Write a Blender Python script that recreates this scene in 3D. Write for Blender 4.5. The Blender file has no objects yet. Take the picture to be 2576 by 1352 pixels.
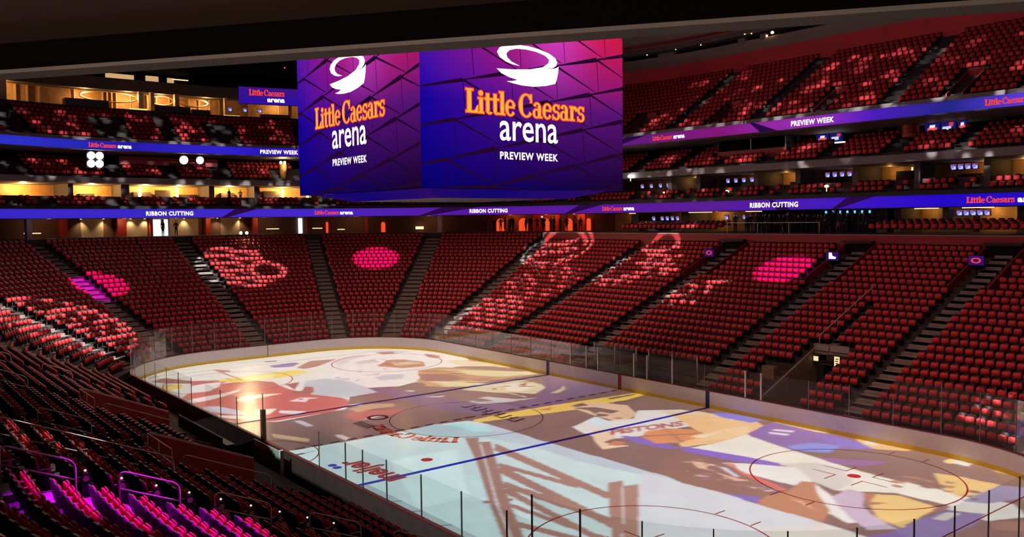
import bpy, math, random
import numpy as np
from mathutils import Vector, Matrix, Euler
rnd = random.Random(7)
nrs = np.random.RandomState(7)
SC = bpy.context.scene
COL = SC.collection
PI = math.pi

# ---------------------------------------------------------------- camera
CAM_LOC = Vector((41.773, -29.288, 11.819))
YAW, PITCH, ROLL = 2.4748058, -0.0565638, -0.0109481
_d = Vector((math.cos(PITCH)*math.cos(YAW), math.cos(PITCH)*math.sin(YAW), math.sin(PITCH)))
_r = Vector((math.sin(YAW), -math.cos(YAW), 0.0))
_u = _r.cross(_d)
_r2 = math.cos(ROLL)*_r + math.sin(ROLL)*_u
_u2 = -math.sin(ROLL)*_r + math.cos(ROLL)*_u
cam_data = bpy.data.cameras.new('camera')
cam_data.sensor_width = 36.0
cam_data.lens = 2165.17/2576*36.0
cam_data.clip_start = 0.1
cam_data.clip_end = 400
cam = bpy.data.objects.new('camera', cam_data)
COL.objects.link(cam)
cam.matrix_world = Matrix(((_r2.x, _u2.x, -_d.x, CAM_LOC.x), (_r2.y, _u2.y, -_d.y, CAM_LOC.y), (_r2.z, _u2.z, -_d.z, CAM_LOC.z), (0, 0, 0, 1)))
SC.camera = cam

# ---------------------------------------------------------------- world, exposure, house lights and added fills
SC.view_settings.view_transform = 'Standard'
SC.view_settings.look = 'None'
SC.view_settings.gamma = 1.0
SC.view_settings.use_curve_mapping = False
SC.view_settings.exposure = 0.0
W = bpy.data.worlds.new('dark_hall')
SC.world = W
W.use_nodes = True
W.node_tree.nodes['Background'].inputs[0].default_value = (0.9, 0.55, 0.5, 1)
W.node_tree.nodes['Background'].inputs[1].default_value = 0.006
try:
    SC.cycles.max_bounces = 6
    SC.cycles.diffuse_bounces = 3
    SC.cycles.glossy_bounces = 3
    SC.cycles.transparent_max_bounces = 24
    SC.cycles.sample_clamp_indirect = 3.0
    SC.cycles.caustics_reflective = False
    SC.cycles.caustics_refractive = False
except Exception:
    pass

def area(name, loc, target, size, power, col, spread=PI):
    l = bpy.data.lights.new(name, 'AREA')
    l.shape = 'RECTANGLE'; l.size = size[0]; l.size_y = size[1]
    l.energy = power; l.color = col; l.spread = spread
    o = bpy.data.objects.new(name, l); COL.objects.link(o)
    o.location = loc
    o.rotation_euler = (Vector(target)-Vector(loc)).to_track_quat('-Z', 'Y').to_euler()
    return o

def spot(name, loc, target, power, col, angle, blend=0.1, radius=0.02):
    l = bpy.data.lights.new(name, 'SPOT')
    l.energy = power; l.color = col; l.spot_size = angle; l.spot_blend = blend
    l.shadow_soft_size = radius
    o = bpy.data.objects.new(name, l); COL.objects.link(o)
    o.location = loc
    o.rotation_euler = (Vector(target)-Vector(loc)).to_track_quat('-Z', 'Y').to_euler()
    return o

def point(name, loc, power, col, radius=0.1):
    l = bpy.data.lights.new(name, 'POINT')
    l.energy = power; l.color = col; l.shadow_soft_size = radius
    o = bpy.data.objects.new(name, l); COL.objects.link(o)
    o.location = loc
    return o

HOUSE = (1.0, 0.56, 0.44)
for x, y, tx, ty, w in ((-25, -8, -25, 14, 620), (-13, -8, -13, 14, 620), (13, -8, 13, 14, 620), (26, -8, 26, 14, 900), (2, 15, -21, 13, 700), (2, -14, -21, -12, 620),
                        (-20, 8, -20, -13, 150), (14, 8, 14, -13, 150), (30, 2, 32, -18, 150)):
    area('house_and_fill_light', (x, y, 34), (tx, ty, 0), (5, 3), w, HOUSE, math.radians(80))
for x, y, tx, ty in ((25, -9, 2, 1), (-24, 9, -2, -1), (-25, -10, -2, 1)):
    area('house_and_fill_light', (x, y, 34), (tx, ty, 0), (4, 2), 70, HOUSE, math.radians(32))  # unseen fills, added to lift centre ice out of the scoreboard's shadow
point('concourse_lamp', (41.6, -33.6, 11.1), 260, (1.0, 0.76, 0.62), 0.4)
for x, y, tx, ty, w in ((-14, -10, -14, 50, 260), (12, -10, 10, 50, 260), (14, 2, -62, 0, 200)):
    area('upper_wash', (x, y, 30), (tx, ty, 27), (3, 1.5), w, (1.0, 0.62, 0.58), math.radians(70))  # unseen wash lights added to brighten the upper tiers
# ---------------------------------------------------------------- materials
MATS = {}
def mat(name, col=(0.5, 0.5, 0.5), rough=0.6, metal=0.0, spec=0.4, emit=None, strength=0.0, noise=0.0, nscale=3.0, alpha=None, bump=0.0):
    if name in MATS:
        return MATS[name]
    m = bpy.data.materials.new(name); m.use_nodes = True
    nt = m.node_tree; b = nt.nodes['Principled BSDF']
    b.inputs['Base Color'].default_value = (*col, 1)
    b.inputs['Roughness'].default_value = rough
    b.inputs['Metallic'].default_value = metal
    b.inputs['Specular IOR Level'].default_value = spec
    if emit is not None:
        b.inputs['Emission Color'].default_value = (*emit, 1)
        b.inputs['Emission Strength'].default_value = strength
    if noise > 0 or bump > 0:
        tc = nt.nodes.new('ShaderNodeTexCoord')
        n = nt.nodes.new('ShaderNodeTexNoise'); n.inputs['Scale'].default_value = nscale; n.inputs['Detail'].default_value = 4
        nt.links.new(tc.outputs['Object'], n.inputs['Vector'])
        if noise > 0:
            r = nt.nodes.new('ShaderNodeValToRGB')
            lo = [max(0, c*(1-noise)) for c in col]; hi = [min(1, c*(1+noise)) for c in col]
            r.color_ramp.elements[0].position = 0.3; r.color_ramp.elements[0].color = (*lo, 1)
            r.color_ramp.elements[1].position = 0.7; r.color_ramp.elements[1].color = (*hi, 1)
            nt.links.new(n.outputs['Fac'], r.inputs['Fac'])
            nt.links.new(r.outputs['Color'], b.inputs['Base Color'])
        if bump > 0:
            bp = nt.nodes.new('ShaderNodeBump'); bp.inputs['Strength'].default_value = bump; bp.inputs['Distance'].default_value = 0.02
            nt.links.new(n.outputs['Fac'], bp.inputs['Height'])
            nt.links.new(bp.outputs['Normal'], b.inputs['Normal'])
    MATS[name] = m
    return m

def emat(name, col, strength=1.0, attr=None):
    """a lit surface (LED, lamp lens); attr: take the picture's colours from a colour attribute"""
    if name in MATS:
        return MATS[name]
    m = bpy.data.materials.new(name); m.use_nodes = True
    nt = m.node_tree; nt.nodes.clear()
    out = nt.nodes.new('ShaderNodeOutputMaterial'); e = nt.nodes.new('ShaderNodeEmission')
    e.inputs[0].default_value = (*col, 1); e.inputs[1].default_value = strength
    if attr:
        a = nt.nodes.new('ShaderNodeVertexColor'); a.layer_name = attr
        nt.links.new(a.outputs[0], e.inputs[0])
    nt.links.new(e.outputs[0], out.inputs[0])
    MATS[name] = m
    return m

def clearmat(name, tint=(0.9, 0.95, 0.93), refl=0.12, rough=0.02, haze=0.0, hazecol=(0.5, 0.45, 0.42)):
    """thin clear sheet: mostly transparent, a little mirror and a little dusty haze"""
    if name in MATS:
        return MATS[name]
    m = bpy.data.materials.new(name); m.use_nodes = True
    nt = m.node_tree; nt.nodes.clear()
    out = nt.nodes.new('ShaderNodeOutputMaterial')
    t = nt.nodes.new('ShaderNodeBsdfTransparent'); t.inputs[0].default_value = (*tint, 1)
    g = nt.nodes.new('ShaderNodeBsdfGlossy'); g.inputs['Roughness'].default_value = rough
    fr = nt.nodes.new('ShaderNodeLayerWeight'); fr.inputs['Blend'].default_value = 0.25
    mu = nt.nodes.new('ShaderNodeMath'); mu.operation = 'MULTIPLY'; mu.inputs[1].default_value = refl*4
    mn = nt.nodes.new('ShaderNodeMath'); mn.operation = 'MINIMUM'; mn.inputs[1].default_value = 0.5
    nt.links.new(fr.outputs['Fresnel'], mu.inputs[0]); nt.links.new(mu.outputs[0], mn.inputs[0])
    mx = nt.nodes.new('ShaderNodeMixShader')
    nt.links.new(mn.outputs[0], mx.inputs[0]); nt.links.new(t.outputs[0], mx.inputs[1]); nt.links.new(g.outputs[0], mx.inputs[2])
    last = mx
    if haze > 0:
        df = nt.nodes.new('ShaderNodeBsdfDiffuse'); df.inputs[0].default_value = (*hazecol, 1)
        m2 = nt.nodes.new('ShaderNodeMixShader'); m2.inputs[0].default_value = haze
        nt.links.new(mx.outputs[0], m2.inputs[1]); nt.links.new(df.outputs[0], m2.inputs[2]); last = m2
    nt.links.new(last.outputs[0], out.inputs[0])
    MATS[name] = m
    return m

# ---------------------------------------------------------------- mesh helpers
class MB:
    """collects shapes for ONE mesh"""
    def __init__(s): s.v = []; s.f = []; s.m = []
    def add(s, v, f, mi=0):
        o = len(s.v); s.v += [tuple(map(float, q)) for q in v]
        for q in f: s.f.append([o+i for i in q]); s.m.append(mi)
    def box(s, c, size, rz=0.0, mi=0, tilt=0.0):
        x, y, z = size[0]/2, size[1]/2, size[2]/2
        M = Matrix.Rotation(rz, 3, 'Z') @ Matrix.Rotation(tilt, 3, 'X')
        v = [M @ Vector((sx*x, sy*y, sz*z)) + Vector(c) for sz in (-1, 1) for sx, sy in ((-1, -1), (1, -1), (1, 1), (-1, 1))]
        s.add(v, [(3, 2, 1, 0), (4, 5, 6, 7), (0, 1, 5, 4), (1, 2, 6, 5), (2, 3, 7, 6), (3, 0, 4, 7)], mi)
    def hexa(s, lo, hi, mi=0):
        s.add(list(lo)+list(hi), [(3, 2, 1, 0), (4, 5, 6, 7), (0, 1, 5, 4), (1, 2, 6, 5), (2, 3, 7, 6), (3, 0, 4, 7)], mi)
    def tube(s, pts, r, n=8, mi=0, cap=True):
        pts = [Vector(q) for q in pts]; rings = []
        rr = r if isinstance(r, (list, tuple)) else [r]*len(pts)
        for i, q in enumerate(pts):
            a = pts[min(i+1, len(pts)-1)]-pts[max(i-1, 0)]
            a.normalize()
            up = Vector((0, 0, 1)) if abs(a.z) < 0.95 else Vector((1, 0, 0))
            x = a.cross(up).normalized(); y = x.cross(a)
            rings.append([q + (x*math.cos(2*PI*k/n)+y*math.sin(2*PI*k/n))*rr[i] for k in range(n)])
        v = [q for R_ in rings for q in R_]; f = []
        for i in range(len(pts)-1):
            for k in range(n):
                f.append((i*n+k, i*n+(k+1) % n, (i+1)*n+(k+1) % n, (i+1)*n+k))
        if cap: f.append(tuple(range(n))[::-1]); f.append(tuple((len(pts)-1)*n+k for k in range(n)))
        s.add(v, f, mi)
    def lathe(s, c, prof, n=12, mi=0, axis=None):
        """prof: [(r, h)] around +Z (or axis)"""
        q = Vector((0, 0, 1)).rotation_difference(Vector(axis)) if axis is not None else None
        v = []; f = []
        for r, h in prof:
            for k in range(n):
                p = Vector((r*math.cos(2*PI*k/n), r*math.sin(2*PI*k/n), h))
                if q: p = q @ p
                v.append(p+Vector(c))
        for i in range(len(prof)-1):
            for k in range(n):
                f.append((i*n+k, i*n+(k+1) % n, (i+1)*n+(k+1) % n, (i+1)*n+k))
        f.append(tuple(range(n))[::-1]); f.append(tuple((len(prof)-1)*n+k for k in range(n)))
        s.add(v, f, mi)
    def grid(s, pts, mi=0, closed=False):
        """pts[i][j] points"""
        a = len(pts); b = len(pts[0]); f = []
        for i in range(a-1 if not closed else a):
            for j in range(b-1):
                f.append((i*b+j, ((i+1) % a)*b+j, ((i+1) % a)*b+j+1, i*b+j+1))
        s.add([q for r in pts for q in r], f, mi)
    def build(s, name, mats, parent=None, smooth=False):
        me = bpy.data.meshes.new(name)
        me.from_pydata(s.v, [], s.f); 
        mats = mats if isinstance(mats, (list, tuple)) else [mats]
        for m in mats: me.materials.append(m)
        if len(mats) > 1: me.polygons.foreach_set('material_index', s.m)
        if smooth: me.polygons.foreach_set('use_smooth', [True]*len(me.polygons))
        me.update()
        o = bpy.data.objects.new(name, me); COL.objects.link(o)
        if parent is not None: o.parent = parent
        return o

def big_mesh(name, V, F, mats, mi=None, parent=None):
    """numpy quads"""
    me = bpy.data.meshes.new(name)
    V = np.asarray(V, np.float32); F = np.asarray(F, np.int32)
    k = F.shape[1]
    me.vertices.add(len(V)); me.vertices.foreach_set('co', V.ravel())
    me.loops.add(F.size); me.loops.foreach_set('vertex_index', F.ravel())
    me.polygons.add(len(F)); me.polygons.foreach_set('loop_start', np.arange(0, F.size, k, dtype=np.int32))
    for m in (mats if isinstance(mats, (list, tuple)) else [mats]): me.materials.append(m)
    if mi is not None: me.polygons.foreach_set('material_index', np.asarray(mi, np.int32))
    me.update(calc_edges=True); me.validate()
    o = bpy.data.objects.new(name, me); COL.objects.link(o)
    if parent is not None: o.parent = parent
    return o

def paint(o, cols, name='Col'):
    """per-vertex colours (linear RGB)"""
    me = o.data
    a = me.color_attributes.new(name, 'FLOAT_COLOR', 'POINT')
    c = np.ones((len(me.vertices), 4), np.float32); c[:, :3] = cols
    a.data.foreach_set('color', c.ravel())

def lin(*c):
    c = np.asarray(c, float)/255.0
    r = np.where(c <= 0.04045, c/12.92, ((c+0.055)/1.055)**2.4)
    return tuple(r)

def empty(name, loc=(0, 0, 0), rz=0.0):
    o = bpy.data.objects.new(name, None); COL.objects.link(o)
    o.location = loc; o.rotation_euler = (0, 0, rz); o.empty_display_size = 0.2
    return o
def tag(o, label, cat, group=None, kind=None):
    o['label'] = label; o['category'] = cat
    if group: o['group'] = group
    if kind: o['kind'] = kind
    return o
def struct(o, label=None):
    o['kind'] = 'structure'
    if label: o['label'] = label
    return o
KIDS = {}
def copy_tree(root):
    r = root.copy(); COL.objects.link(r)
    for ch in root.children:
        c = ch.copy(); COL.objects.link(c); c.parent = r
        for g in ch.children:
            e = g.copy(); COL.objects.link(e); e.parent = c
    return r

# ---------------------------------------------------------------- plan of the bowl: offset d outside a rink of rounded corners
HX, HY, RC = 30.48, 12.95, 8.53
CX, CY = HX-RC, HY-RC
LA = (RC+10)*PI/2
SEG = [LA, 2*CX, LA, 2*CY, LA, 2*CX, LA, 2*CY]
CUM = np.concatenate([[0], np.cumsum(SEG)])
TOT = CUM[-1]
CENT = [(CX, CY), None, (-CX, CY), None, (-CX, -CY), None, (CX, -CY), None]
def PT(t, d):
    """x, y, nx, ny at station t and offset d (n points outwards)"""
    t = t % TOT
    i = int(min(np.searchsorted(CUM, t, side='right')-1, 7)); s = t-CUM[i]
    if i % 2 == 0:
        a = (i//2)*PI/2 + s/LA*PI/2
        c = CENT[i]; nx, ny = math.cos(a), math.sin(a)
        return c[0]+nx*(RC+d), c[1]+ny*(RC+d), nx, ny
    if i == 1: return CX-s, HY+d, 0.0, 1.0
    if i == 3: return -HX-d, CY-s, -1.0, 0.0
    if i == 5: return -CX+s, -HY-d, 0.0, -1.0
    return HX+d, -CY+s, 1.0, 0.0
def T_far(x): return CUM[1]+(CX-x)
def T_near(x): return CUM[5]+(x+CX)
def T_end(y): return CUM[3]+(CY-y)
def T_arc(q, deg): return CUM[2*q]+deg/90.0*LA      # q: 0 (+,+), 1 (-,+), 2 (-,-), 3 (+,-)
def P3(t, d, z):
    x, y, _, _ = PT(t, d)
    return (x, y, z)
def arclen(t0, t1, d):
    n = max(2, int((t1-t0)/1.0)); ts = np.linspace(t0, t1, n+1)
    p = np.array([PT(t, d)[:2] for t in ts])
    return np.concatenate([[0], np.cumsum(np.hypot(*np.diff(p, axis=0).T))]), ts
def stations(t0, t1, step=1.6):
    ts = {t0, t1}
    for i in range(len(CUM)*2):
        base = CUM[i % 8] + (i//8)*TOT
        if t0 < base < t1: ts.add(base)
    for i in range(0, 16, 2):
        base = CUM[i % 8] + (i//8)*TOT
        for k in range(1, 20):
            q = base+LA*k/20
            if t0 < q < t1: ts.add(q)
    return sorted(ts)
def sweep(mb, prof, t0, t1, mi=0, caps=True):
    """prof: closed or open polyline [(d, z)] swept along the plan path"""
    ts = stations(t0, t1)
    mb.grid([[P3(t, d, z) for d, z in prof] for t in ts], mi)
def obox(mb, t, d0, d1, z0, z1, w, mi=0, dt=0.0):
    """box across the path at station t: from d0 to d1, w wide"""
    x, y, nx, ny = PT(t, 0.0); tx, ty = -ny, nx
    def q(d, s, z): 
        X, Y, _, _ = PT(t, d)
        return (X+tx*(s+dt), Y+ty*(s+dt), z)
    lo = [q(d0, -w/2, z0), q(d0, w/2, z0), q(d1, w/2, z0), q(d1, -w/2, z0)]
    hi = [q(d0, -w/2, z1), q(d0, w/2, z1), q(d1, w/2, z1), q(d1, -w/2, z1)]
    mb.hexa(lo, hi, mi)
def project(p):
    q = Vector(p)-CAM_LOC
    c = q.dot(_d)
    return 1288+2165.17*q.dot(_r2)/c, 676-2165.17*q.dot(_u2)/c, c
# ---------------------------------------------------------------- structure
TR, RS = 0.84, 0.361
def rowd(k): return 1.5+TR*k
def rowz(k): return 0.5+RS*k
T_START, T_STOP = T_arc(0, 20), T_arc(3, 88)
TE0, TE1 = T_arc(1, 18.5), T_arc(2, 71.5)        # the end stand, with more rows
NS, NE = 24, 26
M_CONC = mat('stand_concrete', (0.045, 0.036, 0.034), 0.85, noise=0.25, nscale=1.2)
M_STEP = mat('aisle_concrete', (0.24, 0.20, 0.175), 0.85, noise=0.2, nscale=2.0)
M_NOSE = mat('step_nosing', (0.34, 0.29, 0.24), 0.6)
M_RED = mat('red_wall_paint', (0.30, 0.018, 0.022), 0.5, noise=0.12, nscale=0.6)
M_GREY = mat('grey_fascia', (0.20, 0.165, 0.165), 0.6, noise=0.1, nscale=0.5)
M_DARK = mat('dark_fascia', (0.018, 0.014, 0.016), 0.55)
M_BLACK = mat('black_paint', (0.008, 0.007, 0.008), 0.9, spec=0.15)
M_BEIGE = mat('beige_wall', (0.42, 0.33, 0.22), 0.7, noise=0.08)
M_WOOD = mat('warm_wood_panel', (0.48, 0.27, 0.10), 0.5, noise=0.2, nscale=1.5)
M_STEEL = mat('brushed_steel', (0.42, 0.36, 0.34), 0.35, 0.8)
M_RAILM = mat('rail_metal', (0.75, 0.60, 0.54), 0.4, 0.2)
M_WHITEP = mat('white_paint', (0.75, 0.73, 0.70), 0.5)

# vomitories cut into the stand: (t of middle, half width, rows removed from the front)
VOMS = [(T_far(11.55), 1.1, 7), (T_near(10.35), 1.6, 7), (T_near(-0.7), 1.6, 7)]
# far upper portals at the head of three aisles: (x, half width, first row, last row)
PORT = [(T_far(-6.45), 1.2, 18, 23), (T_far(5.5), 1.2, 18, 23), (T_far(16.2), 1.2, 18, 23)]

def bowl_profile(k0, n, zbase=0.0):
    pr = [(rowd(k0)-TR/2, rowz(k0)-RS if k0 else 0.0)]
    for k in range(k0, n):
        pr += [(rowd(k)-TR/2, rowz(k)), (rowd(k)+TR/2, rowz(k))]
    return pr
mb = MB()
cuts = [T_START, TE0, TE1, T_STOP]
for t, w, r in VOMS: cuts += [t-w, t+w]
cuts = sorted(cuts)
for a, b in zip(cuts[:-1], cuts[1:]):
    m = (a+b)/2
    n = NE if TE0 <= m <= TE1 else NS
    k0 = 0
    for t, w, r in VOMS:
        if abs(m-t) < w: k0 = r
    sweep(mb, bowl_profile(k0, n), a, b)
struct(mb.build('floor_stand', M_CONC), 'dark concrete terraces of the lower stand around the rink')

# arena floor around the rink and the concourse slab behind the stand
mb = MB()
sweep(mb, [(-12.0, -0.06), (2.2, -0.06)], T_START-40, T_STOP+20)
mb.add([(-31, -13, -0.06), (31, -13, -0.06), (31, 13, -0.06), (-31, 13, -0.06)], [(0, 1, 2, 3)])
for t, w, r in VOMS: obox(mb, t, 0.8, 12, -0.30, -0.02, 2*w+0.1)
struct(mb.build('floor', M_CONC), 'bare concrete arena floor around the rink')
mb = MB()
sweep(mb, [(21.30, 9.0), (21.30, 10.3), (21.30, 10.4), (32, 10.4)], T_START, TE0)
sweep(mb, [(22.96, 9.5), (22.96, 10.4), (32, 10.4)], TE0, TE1)
sweep(mb, [(21.30, 9.0), (21.30, 10.3), (21.30, 10.4), (32, 10.4)], TE1, T_STOP)
struct(mb.build('floor_concourse', M_CONC), 'dark concourse floor behind the lower stand')

# aisles: lighter concrete steps, two to a row
AISLES = [(T_far(16.25), 1.15, 0, NS), (T_far(5.6), 1.15, 0, NS), (T_far(-6.6), 1.15, 0, NS), (T_far(-17.05), 1.15, 0, NS),
          (T_arc(0, 68), 1.15, 0, NS),
          (T_arc(1, 18.5), 1.5, 0, NS), (T_arc(1, 45), 1.7, 0, NE), (T_arc(1, 71.0), 1.4, 0, NE), (T_end(0.2), 1.5, 0, NE),
          (T_arc(2, 18.0), 1.4, 0, NE), (T_arc(2, 45), 1.4, 0, NE), (T_arc(2, 71.5), 1.4, 0, NS),
          (T_near(-12.2), 1.2, 0, NS), (T_near(-0.7), 1.2, 7, NS), (T_near(9.85), 1.2, 7, NS), (T_near(19.15), 1.1, 0, NS),
          (T_arc(3, 21), 1.3, 0, NS), (T_arc(3, 45), 1.3, 0, NS), (T_far(11.2), 0.5, 7, 14)]
def aisle_label(i):
    return ['stepped concrete aisle rising to a portal at the right of the far stand', 'stepped concrete aisle below the portal with the white screen',
            'stepped concrete aisle left of the pink spot on the far stand', 'stepped concrete aisle beside the red and white winged projection',
            'stepped concrete aisle at the far right corner', 'stepped concrete aisle beside the ring shaped projection', 'broad concrete aisle in the far left corner below the column',
            'stepped concrete aisle right of the two work lights', 'stepped concrete aisle below the bright white doorway', 'stepped concrete aisle beside the magenta spot at far left',
            'stepped concrete aisle in the corner at the left', 'stepped concrete aisle at the left edge of the near stand', 'concrete aisle far along the near stand',
            'short concrete aisle above the far red vomitory wall', 'short concrete aisle above the near red vomitory wall', 'concrete aisle with the magenta lit handrail',
            'concrete aisle in the near corner of the stand', 'concrete aisle close to the viewer in the near corner', 'narrow stepped strip above the vomitory of the far stand'][i]
for i, (t, w, k0, n) in enumerate(AISLES):
    mb = MB()
    for k in range(k0, n):
        d, z = rowd(k), rowz(k)
        obox(mb, t, d-TR/2, d, z-RS+0.02, z+0.012, w)
        obox(mb, t, d, d+TR/2-0.002, z-RS+0.02, z+RS/2, w)
        obox(mb, t, d-TR/2, d-TR/2+0.05, z+0.012, z+0.02, w-0.04, 1)
        obox(mb, t, d, d+0.05, z+RS/2, z+RS/2+0.008, w-0.04, 1)
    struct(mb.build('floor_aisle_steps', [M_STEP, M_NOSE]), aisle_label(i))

# red wall behind the top row along the sides, with a pale cap
mb = MB()
wall_t = [(T_START, TE0-0.2), (TE1+2, T_arc(2, 89))]
for a, b in wall_t:
    sweep(mb, [(21.22, 8.7), (21.22, 10.30), (21.42, 10.30), (21.42, 8.7)], a, b)
struct(mb.build('wall_stand_top', M_RED), 'long plain red wall behind the top row of the far stand')
mb = MB()
for a, b in wall_t:
    sweep(mb, [(21.18, 10.30), (21.18, 10.36), (21.46, 10.36), (21.46, 10.30)], a, b)
struct(mb.build('trim_1', mat('cap_rail', (0.42, 0.22, 0.20), 0.4)), 'pale cap along the red wall')

# ---------------------------------------------------------------- tiers above
TU0, TU1 = T_arc(0, 40), T_arc(2, 78)
# floor slab with the lower ribbon board on its edge and the two suite rows on top
mb = MB()
sweep(mb, [(33, 12.42), (25.0, 12.42), (24.95, 13.42), (24.95, 13.74), (25.1, 13.74), (25.1, 13.50), (26.15, 13.50), (26.15, 13.95), (27.2, 13.95), (27.2, 14.2), (33, 14.2)], TU0, TU1)
struct(mb.build('floor_suite_slab', M_DARK), 'dark floor slab carrying the lower ribbon board and two suite rows')
# slab of the mezzanine with a grey front
mb = MB()
sweep(mb, [(33, 16.05), (25.2, 16.10), (25.0, 16.10), (25.0, 16.72), (25.12, 16.72), (25.12, 16.60)], TU0, TU1)
struct(mb.build('ceiling_suites', M_GREY), 'grey slab front above the suite row')
MZ = [(25.75+0.85*k, 16.62+0.42*k) for k in range(5)]
mb = MB()
pr = [(25.12, 16.60)]
for d, z in MZ: pr += [(d-0.425, z), (d+0.425, z)]
pr += [(29.6, 18.30), (34, 18.30)]
sweep(mb, pr, TU0, TU1)
struct(mb.build('floor_mezzanine', M_CONC), 'dark terraces of the mezzanine')
# upper bowl: soffit, ribbon front, terraces
US0 = TU0; UE0 = T_arc(1, 30)
mb = MB()
sweep(mb, [(34, 19.42), (24.1, 19.42), (24.02, 19.46), (24.02, 20.42), (24.10, 20.75), (24.2, 20.75), (24.2, 20.5)], TU0, TU1)
struct(mb.build('ceiling_mezzanine', M_GREY), 'grey soffit and front edge of the upper stand')
UP = [(24.75+0.84*k, 20.50+0.517*k) for k in range(15)]
NUE = 7
def up_prof(n):
    pr = [(24.2, 20.5)]
    for d, z in UP[:n]: pr += [(d-0.42, z), (d+0.42, z)]
    return pr
mb = MB()
sweep(mb, up_prof(15)+[(37.6, 27.74)], US0, UE0)
sweep(mb, up_prof(NUE)+[(30.2, 24.1), (37, 24.35)], UE0, TU1)
struct(mb.build('floor_upper_stand', M_CONC), 'dark terraces of the upper stand')
# red band above the upper stand and the grey wall leaning back behind it
mb = MB()
sweep(mb, [(36.9, 27.3), (36.0, 27.62), (36.0, 29.62), (36.9, 29.8)], US0, UE0)
struct(mb.build('wall_upper_band', mat('band_red', (0.60, 0.04, 0.05), 0.6, noise=0.1, nscale=0.4)), 'broad red band above the upper stand')
mb = MB()
sweep(mb, [(36.9, 29.8), (38.4, 31.4)], US0, UE0)
sweep(mb, [(38.4, 32.1), (39.6, 33.0), (41.0, 36.6), (43.5, 44.0)], US0, UE0)
struct(mb.build('wall_upper', mat('upper_wall', (0.50, 0.42, 0.38), 0.8, noise=0.1, nscale=0.3)), 'brown grey wall above the red band')
mb = MB()
sweep(mb, [(38.9, 30.9), (39.2, 32.0), (40.6, 31.9)], US0, UE0)
struct(mb.build('ceiling_gap', M_BLACK), 'dark slot above the red band')
# end club: warm room behind the upper end seats, dark fascia over it
mb = MB()
sweep(mb, [(37.0, 24.3), (37.0, 27.6)], UE0, TU1)
struct(mb.build('wall_club_back', M_WOOD), 'wood lined back wall of the upper club')
mb = MB()
sweep(mb, [(37.0, 27.35), (34.0, 27.15), (33.9, 27.15), (33.9, 28.5), (34.2, 28.5), (38.5, 28.5)], UE0, TU1)
struct(mb.build('ceiling_club', mat('club_ceiling', (0.10, 0.07, 0.05), 0.7)), 'dark fascia and ceiling over the upper club')
mb = MB()
sweep(mb, [(38.6, 28.5), (38.6, 30.2), (34.6, 30.4), (34.6, 46)], UE0, TU1)
struct(mb.build('wall_end_top', M_BLACK), 'black wall above the upper club')
mb = MB()
sweep(mb, [(30.25, 24.1), (30.25, 24.62), (30.45, 24.62), (30.45, 24.1)], UE0, TU1)
struct(mb.build('wall_club_parapet', M_DARK), 'low dark parapet in front of the upper club')
# back walls
mb = MB()
sweep(mb, [(31.2, 10.3), (31.2, 12.42)], TU0, TU1)
struct(mb.build('wall_concourse', mat('concourse_wall', (0.13, 0.06, 0.045), 0.7, noise=0.15)), 'dark brown concourse wall')
mb = MB()
sweep(mb, [(31.0, 14.2), (31.0, 16.06)], TU0, TU1)
struct(mb.build('wall_suite_back', M_WOOD), 'warm panelled back wall of the suites')
mb = MB()
sweep(mb, [(31.5, 18.3), (31.5, 19.42)], TU0, TU1)
struct(mb.build('wall_mezzanine_back', M_BLACK), 'dark wall behind the mezzanine')
# roof
mb = MB()
mb.add([(-110, -90, 47), (110, -90, 47), (110, 100, 47), (-110, 100, 47)], [(3, 2, 1, 0)])
struct(mb.build('ceiling', M_BLACK), 'black roof high over the arena')

# ---------------------------------------------------------------- overhang over the camera
BD = Vector((0.8085, 0.5885, 0)); BN = Vector((-0.5885, 0.8085, 0)); BP = Vector((37.8, -27.49, 0))
def beam_box(mb, n0, n1, z0, z1, l0=-16, l1=16, mi=0):
    lo = [BP+BD*l0+BN*n0, BP+BD*l1+BN*n0, BP+BD*l1+BN*n1, BP+BD*l0+BN*n1]
    mb.hexa([(q.x, q.y, z0) for q in lo], [(q.x, q.y, z1) for q in lo], mi)
mb = MB(); beam_box(mb, -9, 0.0, 12.80, 13.1)
struct(mb.build('ceiling_overhang', mat('overhang_soffit', (0.36, 0.22, 0.18), 0.9, noise=0.1, nscale=0.8)), 'brown soffit over the viewer')
mb = MB(); beam_box(mb, 0.0, 0.172, 12.66, 13.4)
struct(mb.build('trim_overhang_beam', mat('beam_black', (0.016, 0.010, 0.012), 0.9, spec=0.1)), 'black edge beam of the overhang')
mb = MB(); beam_box(mb, 0.0, 0.172, 12.64, 12.66)
struct(mb.build('trim_overhang_edge', mat('beam_edge', (0.82, 0.74, 0.66), 0.7, noise=0.10, nscale=2.0)), 'grey underside strip of the overhang beam')
# ---------------------------------------------------------------- rink
M_ICE = mat('ice', (0.80, 0.82, 0.82), 0.22, spec=0.35, noise=0.03, nscale=0.5)
pts = [PT(t, 0.0)[:2] for t in stations(0, TOT-1e-4)]
mb = MB()
mb.add([(x, y, 0.0) for x, y in pts], [tuple(range(len(pts)))])
struct(mb.build('floor_ice', M_ICE), 'white ice sheet carrying the projected picture')

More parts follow.
